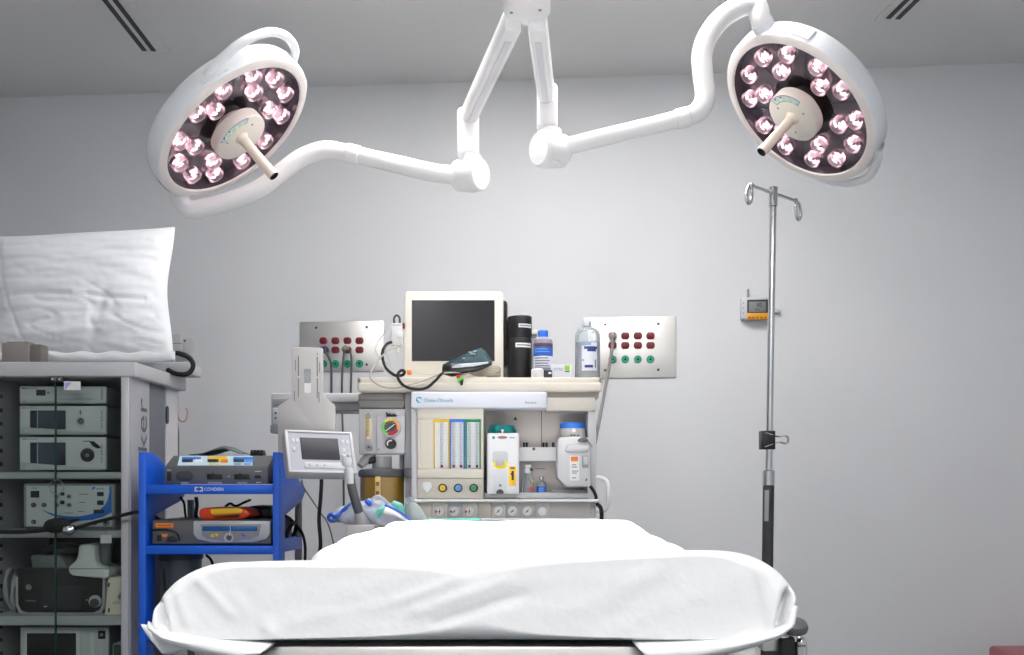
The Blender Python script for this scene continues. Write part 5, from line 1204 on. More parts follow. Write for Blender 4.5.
# vaporizers
VY = AY - .035
t = Thing('vaporizer', 'white vaporizer with teal cap and yellow tag on the anaesthesia machine', 'vaporizer', W(503, 494, VY))
m = MB(); m.pbox(487, 432.9, 519.2, 494.2, VY, .13, white, .006, 3); bd = t.part('body', m)
m = MB(); c = W(502, 433, VY + .06); m.ring([(.041, -.005), (.041, .012), (.036, .022), (.02, .0245), (0, .0245)], c, (0, 0, 1), teal, 36); cp = t.part('control_dial', m, label='teal dial cap')
for k in range(10):
    a = PI + PI * (k + .5) / 10; m = MB(); p = c + Vector((.041 * math.cos(a), .041 * math.sin(a), .003)); m.cyl(p - Vector((0, 0, .007)), p + Vector((0, 0, .007)), .003, teal, n=8); t.part('dial_grip', m, cp)
m = MB(); m.pprism([(500.5, 429.4), (504, 429.4), (503, 432), (503, 434), (501.8, 434), (501.8, 432)], VY - .002, .02, paper, .0006); t.part('pointer', m, bd)
m = MB(); m.pprism([(492.6, 462.8), (492.6, 453.5), (494.6, 451.2), (505.8, 451.2), (507.8, 453.5), (507.8, 462.8)], VY - .0008, .003, lgrey); t.part('recess', m, bd)
m = MB(); m.pprism([(493, 462), (508, 462), (507, 466.5), (503.5, 468.8), (497.5, 468.8), (494, 466.5)], VY - .0018, .003, mat('label_bright_yellow', (250, 226, 30), .5)); t.part('yellow_label', m, bd)
m = MB(); m.pprism([(496, 461.2), (497.5, 459.6), (502.8, 459.6), (504.2, 461.2), (504.2, 465.6), (496, 465.6)], VY - .014, .016, warmgrey, .002); t.part('filler_knob', m, bd)
m = MB(); m.pbox(493.2, 468.8, 507.6, 492.6, VY - .002, .004, mat('vaporizer_panel', (226, 228, 232), .4), .001); dp = t.part('lower_panel', m, bd)
m = MB(); m.pdisc(500.2, 485.4, 1.5, VY - .0045, .004, mgrey, n=14); t.part('screw', m, dp)
m = MB(); m.pprism([(496.2, 493.6)] + [(500 + 3.9 * math.cos(math.radians(a)), 493.4 - 4.2 * math.sin(math.radians(a))) for a in range(170, 5, -15)] + [(503.8, 493.6)], VY - .004, .004, xdgrey); t.part('sight_glass', m, dp)
m = MB(); m.pbox(508.5, 466.3, 516.2, 485.8, VY - .001, .002, mat('tag_amber', (246, 196, 40), .5)); tg = t.part('yellow_tag', m, bd)
m = MB(); m.pbox(510.2, 467.4, 514.8, 468.8, VY - .0016, .001, ink); m.pbox(511.6, 471, 513.8, 480, VY - .0016, .001, ink); m.pprism([(510.4, 474), (513, 471), (513, 477)], VY - .0017, .001, ink); t.part('tag_print', m, tg)
m = MB(); m.pdisc(493.6, 437.6, 1.5, VY - .0008, .001, tealink, n=14); m.pprism([(497.4 + 5 + 5 * math.cos(2 * PI * k / 20), 437.4 - 1.4 * math.sin(2 * PI * k / 20)) for k in range(20)], VY - .0008, .001, mat('print_brown', (150, 112, 108), .5)); m.pbox(509.4, 437.2, 515, 438.2, VY - .0008, .001, skyblue); t.part('print', m, bd)

t = Thing('vaporizer', 'light grey vaporizer with blue-banded dial and white label on the anaesthesia machine', 'vaporizer', W(573, 487, VY))
m = MB()
o = [(557, 440), (560, 437.2), (574, 436.6), (588, 437.5), (590.6, 441), (590.6, 486.8), (567.5, 486.8), (564, 484.5), (557.4, 478)]
m.pprism(o, VY, .13, mat('vaporizer_grey', (206, 206, 209), .42), .005); bd = t.part('body', m)
m = MB(); m.pprism([(564.5, 450.5), (568.5, 444), (588, 444.4), (590, 448), (588, 452), (568, 452.5)], VY - .012, .016, mat('vaporizer_facet', (188, 188, 191), .42), .004); t.part('sloping_brow', m, bd)
c = W(572.5, 437, VY + .065)
m = MB(); m.ring([(.040, -.008), (.0395, .012), (.038, .0265)], c, (0, 0, 1), warmgrey, 36); dl = t.part('control_dial', m)
m = MB(); m.ring([(.0385, .025), (.0385, .038), (.036, .042), (0, .043)], c, (0, 0, 1), midblue, 36); t.part('blue_band', m, dl)
m = MB(); m.pdisc(573.8, 430.3, 2.1, VY + .021, .006, paper, n=18); t.part('dial_window', m, dl)
m = MB()
for x in (571.5, 574.5, 578): m.pdisc(x, 435.2, .9, VY + .02, .005, dgrey, n=8)
t.part('dial_marks', m, dl)
m = MB(); m.pprism([(577.5, 440.5), (580, 437.8), (584.5, 437), (588.5, 439), (587.5, 442), (580, 442.2)], VY - .01, .03, dgrey, .003); m.tube([W(587, 440, VY), W(590, 443.5, VY - .005), W(592, 447, VY)], .003, mgrey, n=8); t.part('release_lever', m)
m = MB(); m.pprism(rrect(569.8, 455.6, 579.4, 480.6, .8), VY - .001, .002, paper); lb = t.part('label', m, bd)
m = MB(); m.pprism(rrect(571, 456.6, 578.2, 461.4, .6), VY - .0016, .001, orange); t.part('orange_mark', m, lb)
m = MB()
for y, w_ in ((464.4, 4), (466.6, 5), (470.6, 6.4), (472.6, 5), (477.4, 4)): m.pbox(572, y, 572 + w_, y + .9, VY - .0016, .001, greyink)
t.part('label_print', m, lb)
m = MB(); m.pbox(582, 455.4, 588.4, 468, VY - .0012, .002, mgrey, .0006); m.pbox(583.4, 456.6, 587.8, 464.5, VY - .002, .002, lgrey, .0005); t.part('sight_slot', m, bd)
m = MB(); m.pprism([(585, 481), (586.2, 478.4), (587.6, 479), (587, 480.8)], VY - .0012, .001, midblue); t.part('emblem', m, bd)

def bottle(name, label, cat, px, py0, Yb, zbase, prof, m_, parts, sq=1):
    """prof: (radius px, py) up the side"""
    c = Vector((wx(px, Yb), Yb, 0)); t = Thing(name, label, cat, (c.x, c.y, zbase))
    m = MB(); m.ring([(0, zbase + .0005)] + [((r * Yb / F), zbase if y is None else wz(y, Yb)) for r, y in prof], c, (0, 0, 1), m_, 32); b = t.part('body', m)
    return t, b, c
ZL = wz(492.5, AY + .02)
clearp = thin_glass('clear_plastic', (240, 243, 248), .80, .06); clearlav = thin_glass('clear_lavender_plastic', (206, 200, 222), .62, .08, (220, 216, 232))
BYB = AY + .055
def curved_label(m, c, r, a0, a1, z0, z1, mm, n=10):
    m.loft([[Vector((c.x + r * math.sin(a0 + (a1 - a0) * k / n), c.y - r * math.cos(a0 + (a1 - a0) * k / n), z)) for k in range(n + 1)] for z in (z0, z1)], mm)
t, b, c = bottle('vial', 'clear vial with white pump top and red dot on the machine ledge', 'vial', 527.5, 0, BYB, ZL, [(6.2, None), (6.4, 490), (6.2, 482), (4.5, 477.5), (2.2, 474), (2.2, 472)], clearp, None)
m = MB(); m.ring([(.0085, 0), (.0085, .012), (.006, .016), (.006, .026), (0, .027)], (c.x, c.y, wz(473.5, BYB)), (0, 0, 1), white, 20); m.pprism([(524.6, 465), (531, 464.6), (531, 467.4), (526, 468)], BYB - .006, .012, white, .001); t.part('pump_top', m)
m = MB(); m.pdisc(531.4, 489, 2.3, BYB - .0195, .004, red, n=18); t.part('red_dot', m, b)
m = MB(); m.pdisc(532.6, 481.2, 1.1, BYB - .014, .004, yellow, n=12); t.part('yellow_dot', m, b)
t, b, c = bottle('vial', 'small vial with blue label and silver cap on the machine ledge', 'vial', 541.4, 0, BYB, ZL, [(4.6, None), (4.8, 490), (4.7, 484.5), (3.6, 482), (1.9, 480.4), (1.9, 478.6)], clearp, None)
m = MB(); m.ring([(.0068, 0), (.0072, .005), (.0066, .010), (0, .0105)], (c.x, c.y, wz(479.4, BYB)), (0, 0, 1), chrome, 18); t.part('cap', m, label='silver crimp cap')
m = MB(); curved_label(m, c, .0152, -1.1, 1.1, wz(494, BYB), wz(486.2, BYB), midblue); lb = t.part('blue_label', m, b)
m = MB()
for y in (488, 490.3): m.pbox(538.6, y, 544, y + .7, BYB - .0158, .0006, skyblue)
t.part('label_print', m, lb)

# suction and oxygen flow unit
SY = 3.03; sg = mat('regulator_grey', (190, 189, 192), .42)
t = Thing('suction_regulator', 'grey regulator box with coloured round gauge and flow tube on the anaesthesia machine', 'regulator', W(382, 455, SY))
m = MB(); m.pbox(358.8, 408.8, 405.2, 454.2, SY, .07, sg, .004); bd = t.part('casing', m)
m = MB(); m.pbox(376.4, 415.6, 404.8, 453.4, SY - .008, .012, mat('regulator_face', (202, 201, 205), .4), .002); fc = t.part('gauge_plate', m, bd)
brass = mat('brass_tint', (214, 196, 136), .3)
m = MB(); m.pbox(364.2, 412.8, 371.8, 441, SY - .004, .006, mat('flow_scale_gold', (234, 226, 196), .4), .001); fs = t.part('flow_scale', m, bd)
m = MB(); c = W(367.8, 440, SY - .010); d = W(367.8, 415, SY - .010); m.cyl(c, d, .0055, brass, n=16)
for k in range(9): y = 418 + k * 2.2; m.pbox(366.6, y, 369, y + .6, SY - .0168, .0006, ink)
ft = t.part('flow_tube', m, fs)
m = MB(); c = W(368.6, 416, SY - .008); m.cyl(c + Vector((0, -.008, 0)), c, .0085, mgrey, n=18, b=.001); t.part('tube_cap', m, fs)
m = MB(); m.ball(W(367.8, 438.6, SY - .012), .0085, mat('pink_float', (226, 196, 196), .3)); m.pdisc(367.8, 438.8, 3.6, SY - .008, .006, lgrey, n=22); t.part('float', m, fs)
m = MB(); m.pdisc(368.8, 447.6, 3, SY - .014, .016, mgrey, n=22, b=.002); m.pdisc(368.8, 447.2, 1.3, SY - .016, .004, dgrey, n=12); t.part('flow_knob', m, bd)
m = MB(); m.pdisc(390.5, 427, 10, SY - .024, .018, lgrey, n=40, b=.002); g = t.part('vacuum_gauge', m, fc)
cx, cy = 390.5, 427
for a0, a1, mm, nm in ((250, 135, mat('zone_green', (96, 190, 70), .45), 'green_zone'), (135, 75, mat('zone_yellow', (220, 200, 60), .45), 'yellow_zone'), (75, -20, mat('zone_orange', (232, 150, 60), .45), 'orange_zone'), (-20, -110, mat('zone_crimson', (170, 30, 52), .45), 'red_zone')):
    m = MB(); A_ = [math.radians(a0 + (a1 - a0) * k / 12) for k in range(13)]
    rin = 6.3 if nm != 'red_zone' else 4.6
    m.loft([[W(cx + r * math.cos(a), cy - r * math.sin(a), SY - .0248) for a in A_] for r in (rin, 8.6)], mm); t.part(nm, m, g)
m = MB(); m.pdisc(cx, cy, 6.4, SY - .0246, .0004, xdgrey, n=30); t.part('dial', m, g)
m = MB(); m.pprism([(385.4, 430.6), (386, 431.2), (394.6, 424.6), (394.2, 424)], SY - .0262, .0008, paper)
for k in range(8): a = math.radians(220 - 33 * k); m.pprism([(cx + 5.3 * math.cos(a) - .3, cy - .3 - 5.3 * math.sin(a)), (cx + 5.3 * math.cos(a) + .3, cy - .3 - 5.3 * math.sin(a)), (cx + 4.2 * math.cos(a), cy - .3 - 4.2 * math.sin(a))], SY - .0258, .0005, paper)
t.part('needle', m, g)
m = MB(); m.pprism([(385.6, 412.3), (387, 412), (388, 413.8), (390.5, 413), (391, 414.4), (394, 413.4), (396.8, 415.2), (396.4, 416.4), (386, 416.4), (386.4, 414.4)], SY - .014, .008, black, .0008); t.part('mode_lever', m, fc)
m = MB(); m.pdisc(390.3, 443.6, 5.3, SY - .03, .024, black, n=30, b=.003); k_ = t.part('regulator_knob', m, fc)
m = MB(); m.tube([W(387.6, 445.4, SY - .0305), W(387.4, 442.6, SY - .0305), W(389.6, 440.6, SY - .0305), W(392, 440.6, SY - .0305)], .0022, paper, n=6); t.part('knob_arrow', m, k_)
m = MB(); m.pdisc(378.8, 449.4, .8, SY - .010, .004, dgrey, n=10); t.part('screw', m, fc)
m = MB(); m.tube([W(371, 454, SY + .03), W(369, 458, SY + .02), W(364, 461.5, SY + .005), W(360, 466, SY - .005)], .012, mgrey, n=16, rad=[.015, .016, .014, .011]); t.part('outlet_elbow', m)
m = MB(); m.cyl(W(367, 461, SY + .01), W(376.4, 459.6, SY + .01), .0105, black, n=18, b=.002); t.part('hose_plug', m, label='black hose plug')

# absorber canister
t = Thing('absorber_canister', 'amber-brown ribbed absorber canister hanging below the regulator box', 'canister', W(382, 530, 3.06))
c = Vector((wx(382, 3.06), 3.06, 0)); zt = wz(476, 3.06); amber = mat('amber_canister', (150, 116, 44), .25, coat=.3, var=.12, vscale=14)
m = MB(); n_ = 40; rows = []
for z in (.84, zt):
    rows.append([Vector((c.x + (.0655 + .002 * math.cos(8 * 2 * PI * k / n_ * 1)) * math.cos(2 * PI * k / n_), c.y + (.0655 + .002 * math.cos(8 * 2 * PI * k / n_)) * math.sin(2 * PI * k / n_), z)) for k in range(n_)])
m.loft(rows, amber, closed=True); m.add(rows[0], [list(range(n_))], amber); bd = t.part('body', m)
m = MB(); m.ring([(.068, -.004), (.072, 0), (.072, .012), (.066, .02), (0, .026)], (c.x, c.y, zt), (0, 0, 1), dgrey, 40); t.part('lid', m)
m = MB(); m.cyl((c.x, c.y, zt + .02), (c.x, c.y, zt + .06), .03, mgrey, n=24); t.part('lid_spigot', m)
m = MB(); m.box(c.x - .012, c.x + .004, c.y - .072, c.y - .06, .85, zt - .002, mat('amber_strip', (206, 176, 110), .4), .002)
for k in range(7): m.box(c.x - .009, c.x + .001, c.y - .0732, c.y - .0718, zt - .03 - k * .028, zt - .018 - k * .028, mat('amber_dark', (130, 84, 40), .5))
t.part('level_strip', m, bd)

# breathing bag and mask on the side shelf
bagm = mat('bag_lavender', (222, 227, 240), .25, coat=.3)
bluefilm = thin_glass('bag_film', (226, 231, 246), .45, .12, (230, 234, 246))
bluetrim = mat('trim_blue', (36, 92, 200), .35)
BG = 2.83
t = Thing('breathing_bag', 'crumpled clear plastic bag of breathing tubes with blue trim beside the table head', 'breathing bag', W(370, 528, BG))
rows = []
cl = [(333, 518, 5), (340, 514, 8.5), (350, 513, 11), (362, 512, 12.5), (374, 511.5, 13), (386, 514, 12), (398, 518, 9), (408, 522, 5.5), (414, 524.5, 2.5)]
for k in range(49):
    f = k / 48 * (len(cl) - 1); i = min(int(f), len(cl) - 2); g = f - i
    x, y, r = [cl[i][q] * (1 - g) + cl[i + 1][q] * g for q in range(3)]; c = W(x, y, BG); r *= BG / F; row = []
    for j in range(28):
        a = 2 * PI * j / 28; p = c + Vector((0, r * 1.1 * math.cos(a), r * math.sin(a)))
        p += noise.noise_vector(p * 34) * .008 + noise.noise_vector(p * 90) * .003; row.append(p)
    rows.append(row)
m = MB(); m.sharp = 50; m.loft(rows, bluefilm, closed=True); m.add(rows[0], [list(range(28))], bluefilm); m.add(rows[-1], [list(range(28))], bluefilm); t.part('bag_film', m)
m = MB(); m.tube([W(336, 519, BG), W(346, 515, BG), W(358, 516, BG), W(372, 514, BG), (wx(385, BG), BG, wz(516, BG))], .02, bagm, n=16, rad=[.012, .02, .022, .02, .014]); t.part('inner_hose', m)
m = MB(); m.tube([W(337, 521.5, BG - .03), W(331, 521, BG - .03), W(328.5, 517.5, BG - .03), W(331, 514.2, BG - .034), W(335, 516, BG - .036), W(338.5, 515, BG - .034), W(341, 512, BG - .032), W(346, 508, BG - .03), W(353, 502.6, BG - .026)], .005, bluetrim, n=10, smooth=6, rad=[.002, .005, .006, .005, .0065, .005, .004, .007, .003]); t.part('blue_collar', m, label='bright blue collar')
m = MB(); m.tube([W(366, 500.5, BG - .035), W(369, 503, BG - .038), (wx(371, BG), BG - .035, wz(505.5, BG))], .007, bluetrim, n=12, rad=[.006, .009, .004]); t.part('blue_valve', m)
m = MB(); m.tube([W(377, 516, BG - .04), W(381, 511, BG - .045), W(386, 508, BG - .04)], .011, teal if False else mat('sea_green_plastic', (120, 200, 190), .3), n=14, rad=[.008, .012, .009]); m.tube([W(393, 503, BG - .005), W(400, 507, BG - .01), (wx(404, BG), BG - .01, wz(513, BG))], .01, MATS['sea_green_plastic'], n=14, rad=[.008, .011, .007]); t.part('green_connector', m)
rows = []
for k in range(17):
    f = k / 16; a = W(386 + 28.5 * f, 507 + 17 * f ** 1.1, BG - .06); b = W(383 + 30 * f, 514 + 12 * f - 3 * math.sin(PI * f), BG - .07); rows.append([a.lerp(b, q / 4) - Vector((0, .008 * math.sin(PI * q / 4), 0)) for q in range(5)])
m = MB(); m.loft(rows, paper); t.part('white_edge', m, solid=.003)
m = MB(); m.tube([W(385, 505, BG - .05), W(398, 511, BG - .062), W(408, 518, BG - .066), W(415, 525, BG - .066)], .003, bluetrim, n=8); t.part('blue_edge', m)
m = MB(); m.tube([W(372, 505, BG - .03), W(373, 499, BG - .03), W(378, 496.5, BG - .03), W(383, 499, BG - .03), W(388, 504, BG - .03)], .005, bluefilm, n=10); t.part('bag_neck', m)
t = Thing('face_mask', 'clear plastic face mask with green rim beside the gas gauges', 'face mask', W(422, 525, 2.80))
rows = []
c = W(420, 524, 2.80)
for k in range(12):
    f = k / 11; r = .036 * math.cos(f * 1.35) ** .7; rows.append([c + Vector((-.004 - .02 * f + r * .85 * math.cos(2 * PI * j / 24), r * math.sin(2 * PI * j / 24), .06 * f + noise.noise(Vector((j * .5, f * 3, 1))) * .004)) for j in range(24)])
m = MB(); m.sharp = 180; m.loft(rows, thin_glass('mask_clear', (216, 228, 228), .66, .08), closed=True); t.part('dome', m)
m = MB(); m.tube([c + Vector((-.004 + .031 * math.cos(2 * PI * j / 16), .037 * math.sin(2 * PI * j / 16), .002)) for j in range(16)], .0052, mat('mask_rim_green', (140, 206, 190), .4), n=8, closed=True, smooth=3); t.part('rim', m)
m = MB(); m.ring([(.012, 0), (.012, .02), (.010, .02), (.010, 0)], c + Vector((-.026, 0, .055)), (-.3, -.2, 1), clearp, 18); t.part('port', m)

# ------------------------------------------------------------------ on the machine's tray
ZT2 = ZTRAY + .0005
MY = 3.14
t = Thing('patient_monitor', 'cream-framed flat monitor with black screen on the anaesthesia machine', 'monitor', (wx(453, MY), MY + .05, ZT2))
zt = wz(291, MY); creamb = mat('monitor_cream', (236, 231, 220), .42)
m = MB(); m.prism([(x, z) for x, z in [(p[0], p[1]) for p in [(wx(a, MY), wz(b, MY)) for a, b in rrect(403.8, 291, 503.4, 383.5, 4.5)]]][::-1], (0, MY, 0), (1, 0, 0), (0, 0, 1), .03, creamb, .004); cs = t.part('bezel', m)
m = MB(); m.pbox(411.8, 300.2, 494.6, 361, MY - .0008, .002, mat('black_glass_screen', (24, 25, 29), .1)); t.part('screen', m, cs)
m = MB(); m.box(wx(410, MY), wx(507.5, MY), MY + .028, MY + .10, wz(366, MY), wz(298, MY), black, .012); m.box(wx(500, MY), wx(508, MY), MY + .03, MY + .07, wz(349, MY), wz(318, MY), black, .006); t.part('rear_housing', m)
m = MB(); m.box(wx(430, MY), wx(478, MY), MY + .02, MY + .14, ZT2, ZT2 + .012, creamb, .004); m.box(wx(445, MY), wx(464, MY), MY + .04, MY + .07, ZT2 + .01, wz(360, MY), creamb, .004); t.part('stand', m)
t = Thing('module_box', 'small grey module with cream top standing between the monitor and black cup', 'module', (wx(508, 3.3), 3.3, ZT2))
m = MB(); m.pbox(499, 331, 537, 388, 3.30, .1, mgrey, .004); m.pbox(499, 330, 537, 334.5, 3.295, .11, creamb, .002); bd = t.part('casing', m)

t = Thing('sensor_module', 'small white sensor module with cables clipped beside the monitor frame', 'sensor module', W(397, 346, 3.12))
m = MB(); m.pbox(391.4, 323, 402.2, 345.4, 3.12, .03, paper, .003); bd = t.part('body', m)
m = MB(); m.pbox(396.5, 331, 402.8, 338, 3.114, .01, white, .002); t.part('latch', m, bd)
m = MB(); m.pbox(392.2, 324, 401.4, 325.8, 3.1185, .002, lgrey); t.part('top_band', m, bd)
m = MB(); m.pbox(402, 323, 404.6, 328, 3.125, .02, outred, .001); t.part('side_clip', m)
m = MB(); m.tube([W(394.4, 324, 3.13), W(394.2, 318, 3.13), W(397, 315.3, 3.13), W(399.6, 318, 3.13), W(399.8, 324, 3.13)], .0035, dgrey, n=8); t.part('loop_handle', m)
m = MB(); m.tube([W(397.8, 345, 3.13), W(397.8, 352, 3.13)], .004, white, n=8, smooth=0); m.tube([W(397.8, 351, 3.13), W(398, 358, 3.13), W(399, 365, 3.13)], .0012, lgrey, n=6); t.part('thin_lead', m)
LY = 2.975
def lead(label, pts, r, mm, extra=None, name='cable'):
    m = MB(); m.tube([W(*p) for p in pts], r, mm, n=8, smooth=6); return m
m = lead('', [(391.5, 342, 3.11), (387, 344, 3.10), (383, 350, 3.08), (382.6, 358, 3.06), (386, 368, 3.03), (394, 374.8, 3.0), (399, 375.6, 2.985), (403.2, 374.6, 2.98), (404.4, 371.6, 2.98), (401.5, 370.4, 2.985), (398.2, 373.5, 2.982), (398.4, 379, LY), (404, 385.6, LY), (414, 389, LY), (426, 388, LY), (435, 381, LY), (441, 374.5, 2.985), (446, 371.5, 3.0)], .0046, rubber)
single('monitor_cable', m, 'thick black cable looping from the white sensor module to the dark cuff', 'cable')
m = lead('', [(402, 344, 3.11), (396, 347.5, 3.10), (388, 351, 3.08), (380, 358, 3.04), (373, 368, 3.0), (370, 376, 2.98), (374, 382, LY), (384, 387, LY), (398, 387.6, LY), (412, 384.5, LY), (428, 379, LY), (440, 374, 2.985), (452, 372.5, 3.0), (470, 373.5, 3.02)], .0026, mat('beige_cord', (168, 162, 152), .5))
single('monitor_cable', m, 'thin beige cable draped in a wide loop over the tray edge below the monitor', 'cable')
m = lead('', [(391.5, 327, 3.12), (385, 333, 3.11), (378, 342, 3.10), (375.6, 350, 3.09), (380, 358, 3.09), (386, 362, 3.085), (391.5, 366, 3.08)], .002, lgrey)
single('monitor_cable', m, 'thin grey cable curling out beside the white sensor module', 'cable')
m = lead('', [(391.5, 333, 3.12), (387.5, 340, 3.115), (385.5, 350, 3.11), (388, 358, 3.10), (392, 364.5, 3.09)], .0018, lgrey)
single('monitor_cable', m, 'short thin grey cable hanging closest to the white sensor module', 'cable')
m = MB(); m.pprism([(406.6, 370.2), (411, 370), (412, 374), (407.2, 374.6)], 2.98, .012, orange, .001); m.tube([W(411, 372, 2.985), W(420, 373, 2.99), W(430, 374.6, 2.99), W(441, 374, 2.995)], .0014, lgrey, n=6); single('cable_tag', m, 'orange tag on a thin lead beside the black cable loop', 'tag')

# blood pressure cuff with its leads
t = Thing('pressure_cuff', 'rolled dark teal pressure cuff lying in front of the monitor screen', 'cuff', W(470, 378, 3.03))
cteal = mat('cuff_teal', (18, 62, 72), .6, bump=.1, bscale=80)
rows = []
top = [(445.5, 364), (454, 360), (464, 355.2), (474, 350.6), (481, 348.2), (484.5, 351), (489, 358), (491.5, 362)]
bot = [(446, 371), (455, 367.6), (464, 365.4), (474, 365.4), (481, 365.4), (485, 365), (489, 364), (491.8, 362.6)]
for k in range(25):
    f = k / 24 * 7; i = min(int(f), 6); g = f - i; a = [top[i][q] * (1 - g) + top[i + 1][q] * g for q in (0, 1)]; b = [bot[i][q] * (1 - g) + bot[i + 1][q] * g for q in (0, 1)]
    rows.append([W(a[0] + (b[0] - a[0]) * q / 6, a[1] + (b[1] - a[1]) * q / 6, 3.055 - .035 * q / 6 - .006 * math.sin(PI * q / 6)) for q in range(7)])
m = MB(); m.sharp = 60; m.loft(rows, cteal); fl = t.part('upper_flap', m, solid=.006)
m = MB(); m.tube([W(443.5, 369, 3.03), W(452, 369.5, 3.025), W(464, 368.4, 3.02), W(478, 366.6, 3.02), W(491, 363.4, 3.03)], .014, mat('cuff_black', (24, 26, 30), .4), n=18, rad=[.016, .022, .019, .013, .006], smooth=6); t.part('rolled_body', m)
m = MB(); m.tube([W(452, 367, 3.0), W(462, 365.6, 2.998), W(474, 364.6, 3.002), W(488, 362.6, 3.02)], .004, mat('cuff_sheen', (196, 206, 214), .25), n=10, rad=[.003, .0055, .0055, .003]); t.part('sheen_strip', m, label='shiny silver fold')  # pale strip paints the sheen along the black roll
m = MB()
for x, y, w_ in ((470.5, 352.6, 4), (473, 354.4, 6), (464, 358.6, 3), (475, 351.6, 3)): p = W(x, y, 3.045); m.box(p.x - w_ * .0014, p.x + w_ * .0014, p.y - .012, p.y - .009, p.z - .0015, p.z + .0015, lgrey)
t.part('print', m, fl)
t = Thing('ecg_leads', 'bunch of pale heart-monitor leads lying on the tray beside the cuff', 'leads', W(485, 377, 3.02))
for k in range(6):
    m = MB(); o = k * 1.5; yb = 3.03 + .006 * k
    m.tube([W(459, 381 - k * .3, 2.985), W(466, 374.5 - .4 * k, 3.0 + .004 * k), W(476, 371 + .9 * k, yb), W(488, 367.5 + 1.6 * k, yb), W(497, 366.4 + 1.7 * k, yb + .01), W(500.6, 369 + 1.2 * k, yb + .02), W(498, 372.5 + .8 * k, yb + .03), W(487, 374 + .5 * k, yb + .03)], .0022, mat('lead_beige', (186, 178, 164), .5), n=7); t.part('lead', m)
m = MB(); m.pprism([(457.4, 379.6), (461.6, 376.4), (464, 378), (462, 383), (458.4, 383.4)], 2.978, .014, mat('connector_lime', (86, 190, 40), .4), .002); t.part('green_connector', m, label='lime green connector')
m = MB(); m.pprism([(459.6, 381), (463.6, 378.6), (462.8, 384.6), (460.4, 385.6)], 2.972, .01, black, .0015); t.part('black_connector', m)
m = MB(); m.pprism([(455.8, 375), (460.6, 374.6), (459.6, 378.2), (456.6, 377.8)], 2.985, .012, red, .001); t.part('red_connector', m)

# cups and bottles
CYP = 3.16
t = Thing('black_cup', 'tall black cylinder cup with white label, lower of two stacked beside the monitor', 'cup', (wx(519.7, CYP), CYP, ZT2))
c = Vector((wx(519.7, CYP), CYP, 0)); r = 12.2 * CYP / F; zs = wz(339, CYP)
cupb = mat('cup_black', (15, 15, 18), .5)
m = MB(); m.ring([(0, ZT2), (r * .97, ZT2), (r, ZT2 + .004), (r, zs - .004), (r * .93, zs), (r * .9, zs), (0, zs)], c, (0, 0, 1), cupb, 40); bd = t.part('body', m)
def lab(t, b, c, r, a0, a1, y0, y1, Y_, mm=paper, nm='label'):
    m = MB(); curved_label(m, c, r + .0006, a0, a1, wz(y1, Y_), wz(y0, Y_), mm); return t.part(nm, m, b)
l1 = lab(t, bd, c, r, -.35, 1.1, 344.4, 348.8, CYP)
m = MB(); curved_label(m, c, r + .0012, -.25, 1.0, wz(347.2, CYP), wz(346, CYP), greyink); t.part('label_print', m, l1)
t = Thing('black_cup', 'shorter black cup with slanted rim, upper of two stacked beside the monitor', 'cup', (c.x, c.y, zs))
m = MB(); n_ = 40; rows = []
for rr_, zz_, sl_ in ((0, zs + .0005, 0), (r * .93, zs + .0005, 0), (r * 1.0, zs + .006, 0), (r, wz(318, CYP), .25), (r * .94, wz(317, CYP), .25), (r * .9, wz(319, CYP), .25), (0, wz(321, CYP), .25)):
    rows.append([Vector((c.x + rr_ * math.cos(2 * PI * k / n_), c.y + rr_ * math.sin(2 * PI * k / n_), zz_ + sl_ * .12 * rr_ * math.cos(2 * PI * k / n_))) for k in range(n_)])
m.loft(rows, cupb, closed=True); bd = t.part('body', m)
l1 = lab(t, bd, c, r, -.1, 1.15, 325.4, 329.2, CYP)
m = MB(); curved_label(m, c, r + .0012, .0, 1.05, wz(327.8, CYP), wz(326.8, CYP), greyink); t.part('label_print', m, l1)

BB = 3.12
c = Vector((wx(543, BB), BB, 0)); r = 9.7 * BB / F
t = Thing('antiseptic_bottle', 'clear lavender bottle with blue cap and blue label beside the black cups', 'bottle', (c.x, c.y, ZT2))
m = MB(); m.ring([(0, ZT2), (r * .94, ZT2), (r, ZT2 + .005), (r, wz(343, BB)), (r * .96, wz(340, BB)), (r * .62, wz(338, BB)), (r * .52, wz(337, BB)), (r * .52, wz(335, BB))], c, (0, 0, 1), clearlav, 36); bd = t.part('body', m)
m = MB(); m.ring([(0, ZT2 + .003), (r * .93, ZT2 + .004), (r * .93, wz(347.5, BB)), (0, wz(347.5, BB))], c, (0, 0, 1), mat('liquid_lilac', (196, 190, 214), .3), 32); t.part('liquid', m, bd)
m = MB(); m.ring([(.0162, 0), (.0165, .003), (.0165, .019), (.0135, .0225), (0, .023)], (c.x, c.y, wz(337.6, BB)), (0, 0, 1), mat('cap_blue', (60, 120, 230), .4), 28); cp = t.part('cap', m, label='bright blue screw cap')
for nm, y0, y1, mm in (('upper_band', 344.2, 347.8, mat('band_brown', (92, 60, 74), .5)), ('blue_label', 348, 357, mat('label_royal_blue', (44, 96, 190), .5)), ('white_label', 357, 368.5, mat('label_lilac_white', (224, 226, 240), .5))):
    lb = lab(t, bd, c, r, -1.35, 1.35, y0, y1, BB, mm, nm)
    if nm != 'upper_band':
        m = MB()
        for q in range(2 if nm == 'blue_label' else 4): curved_label(m, c, r + .0011, -1.0, .5 + .2 * (q % 2), wz(y0 + 2.6 + 2.6 * q, BB), wz(y0 + 1.6 + 2.6 * q, BB), skyblue if nm == 'blue_label' else greyink)
        t.part('label_print', m, lb)
t = Thing('white_cap', 'small white plastic pot in front of the lavender bottle', 'pot', (wx(537.5, 3.05), 3.05, ZT2))
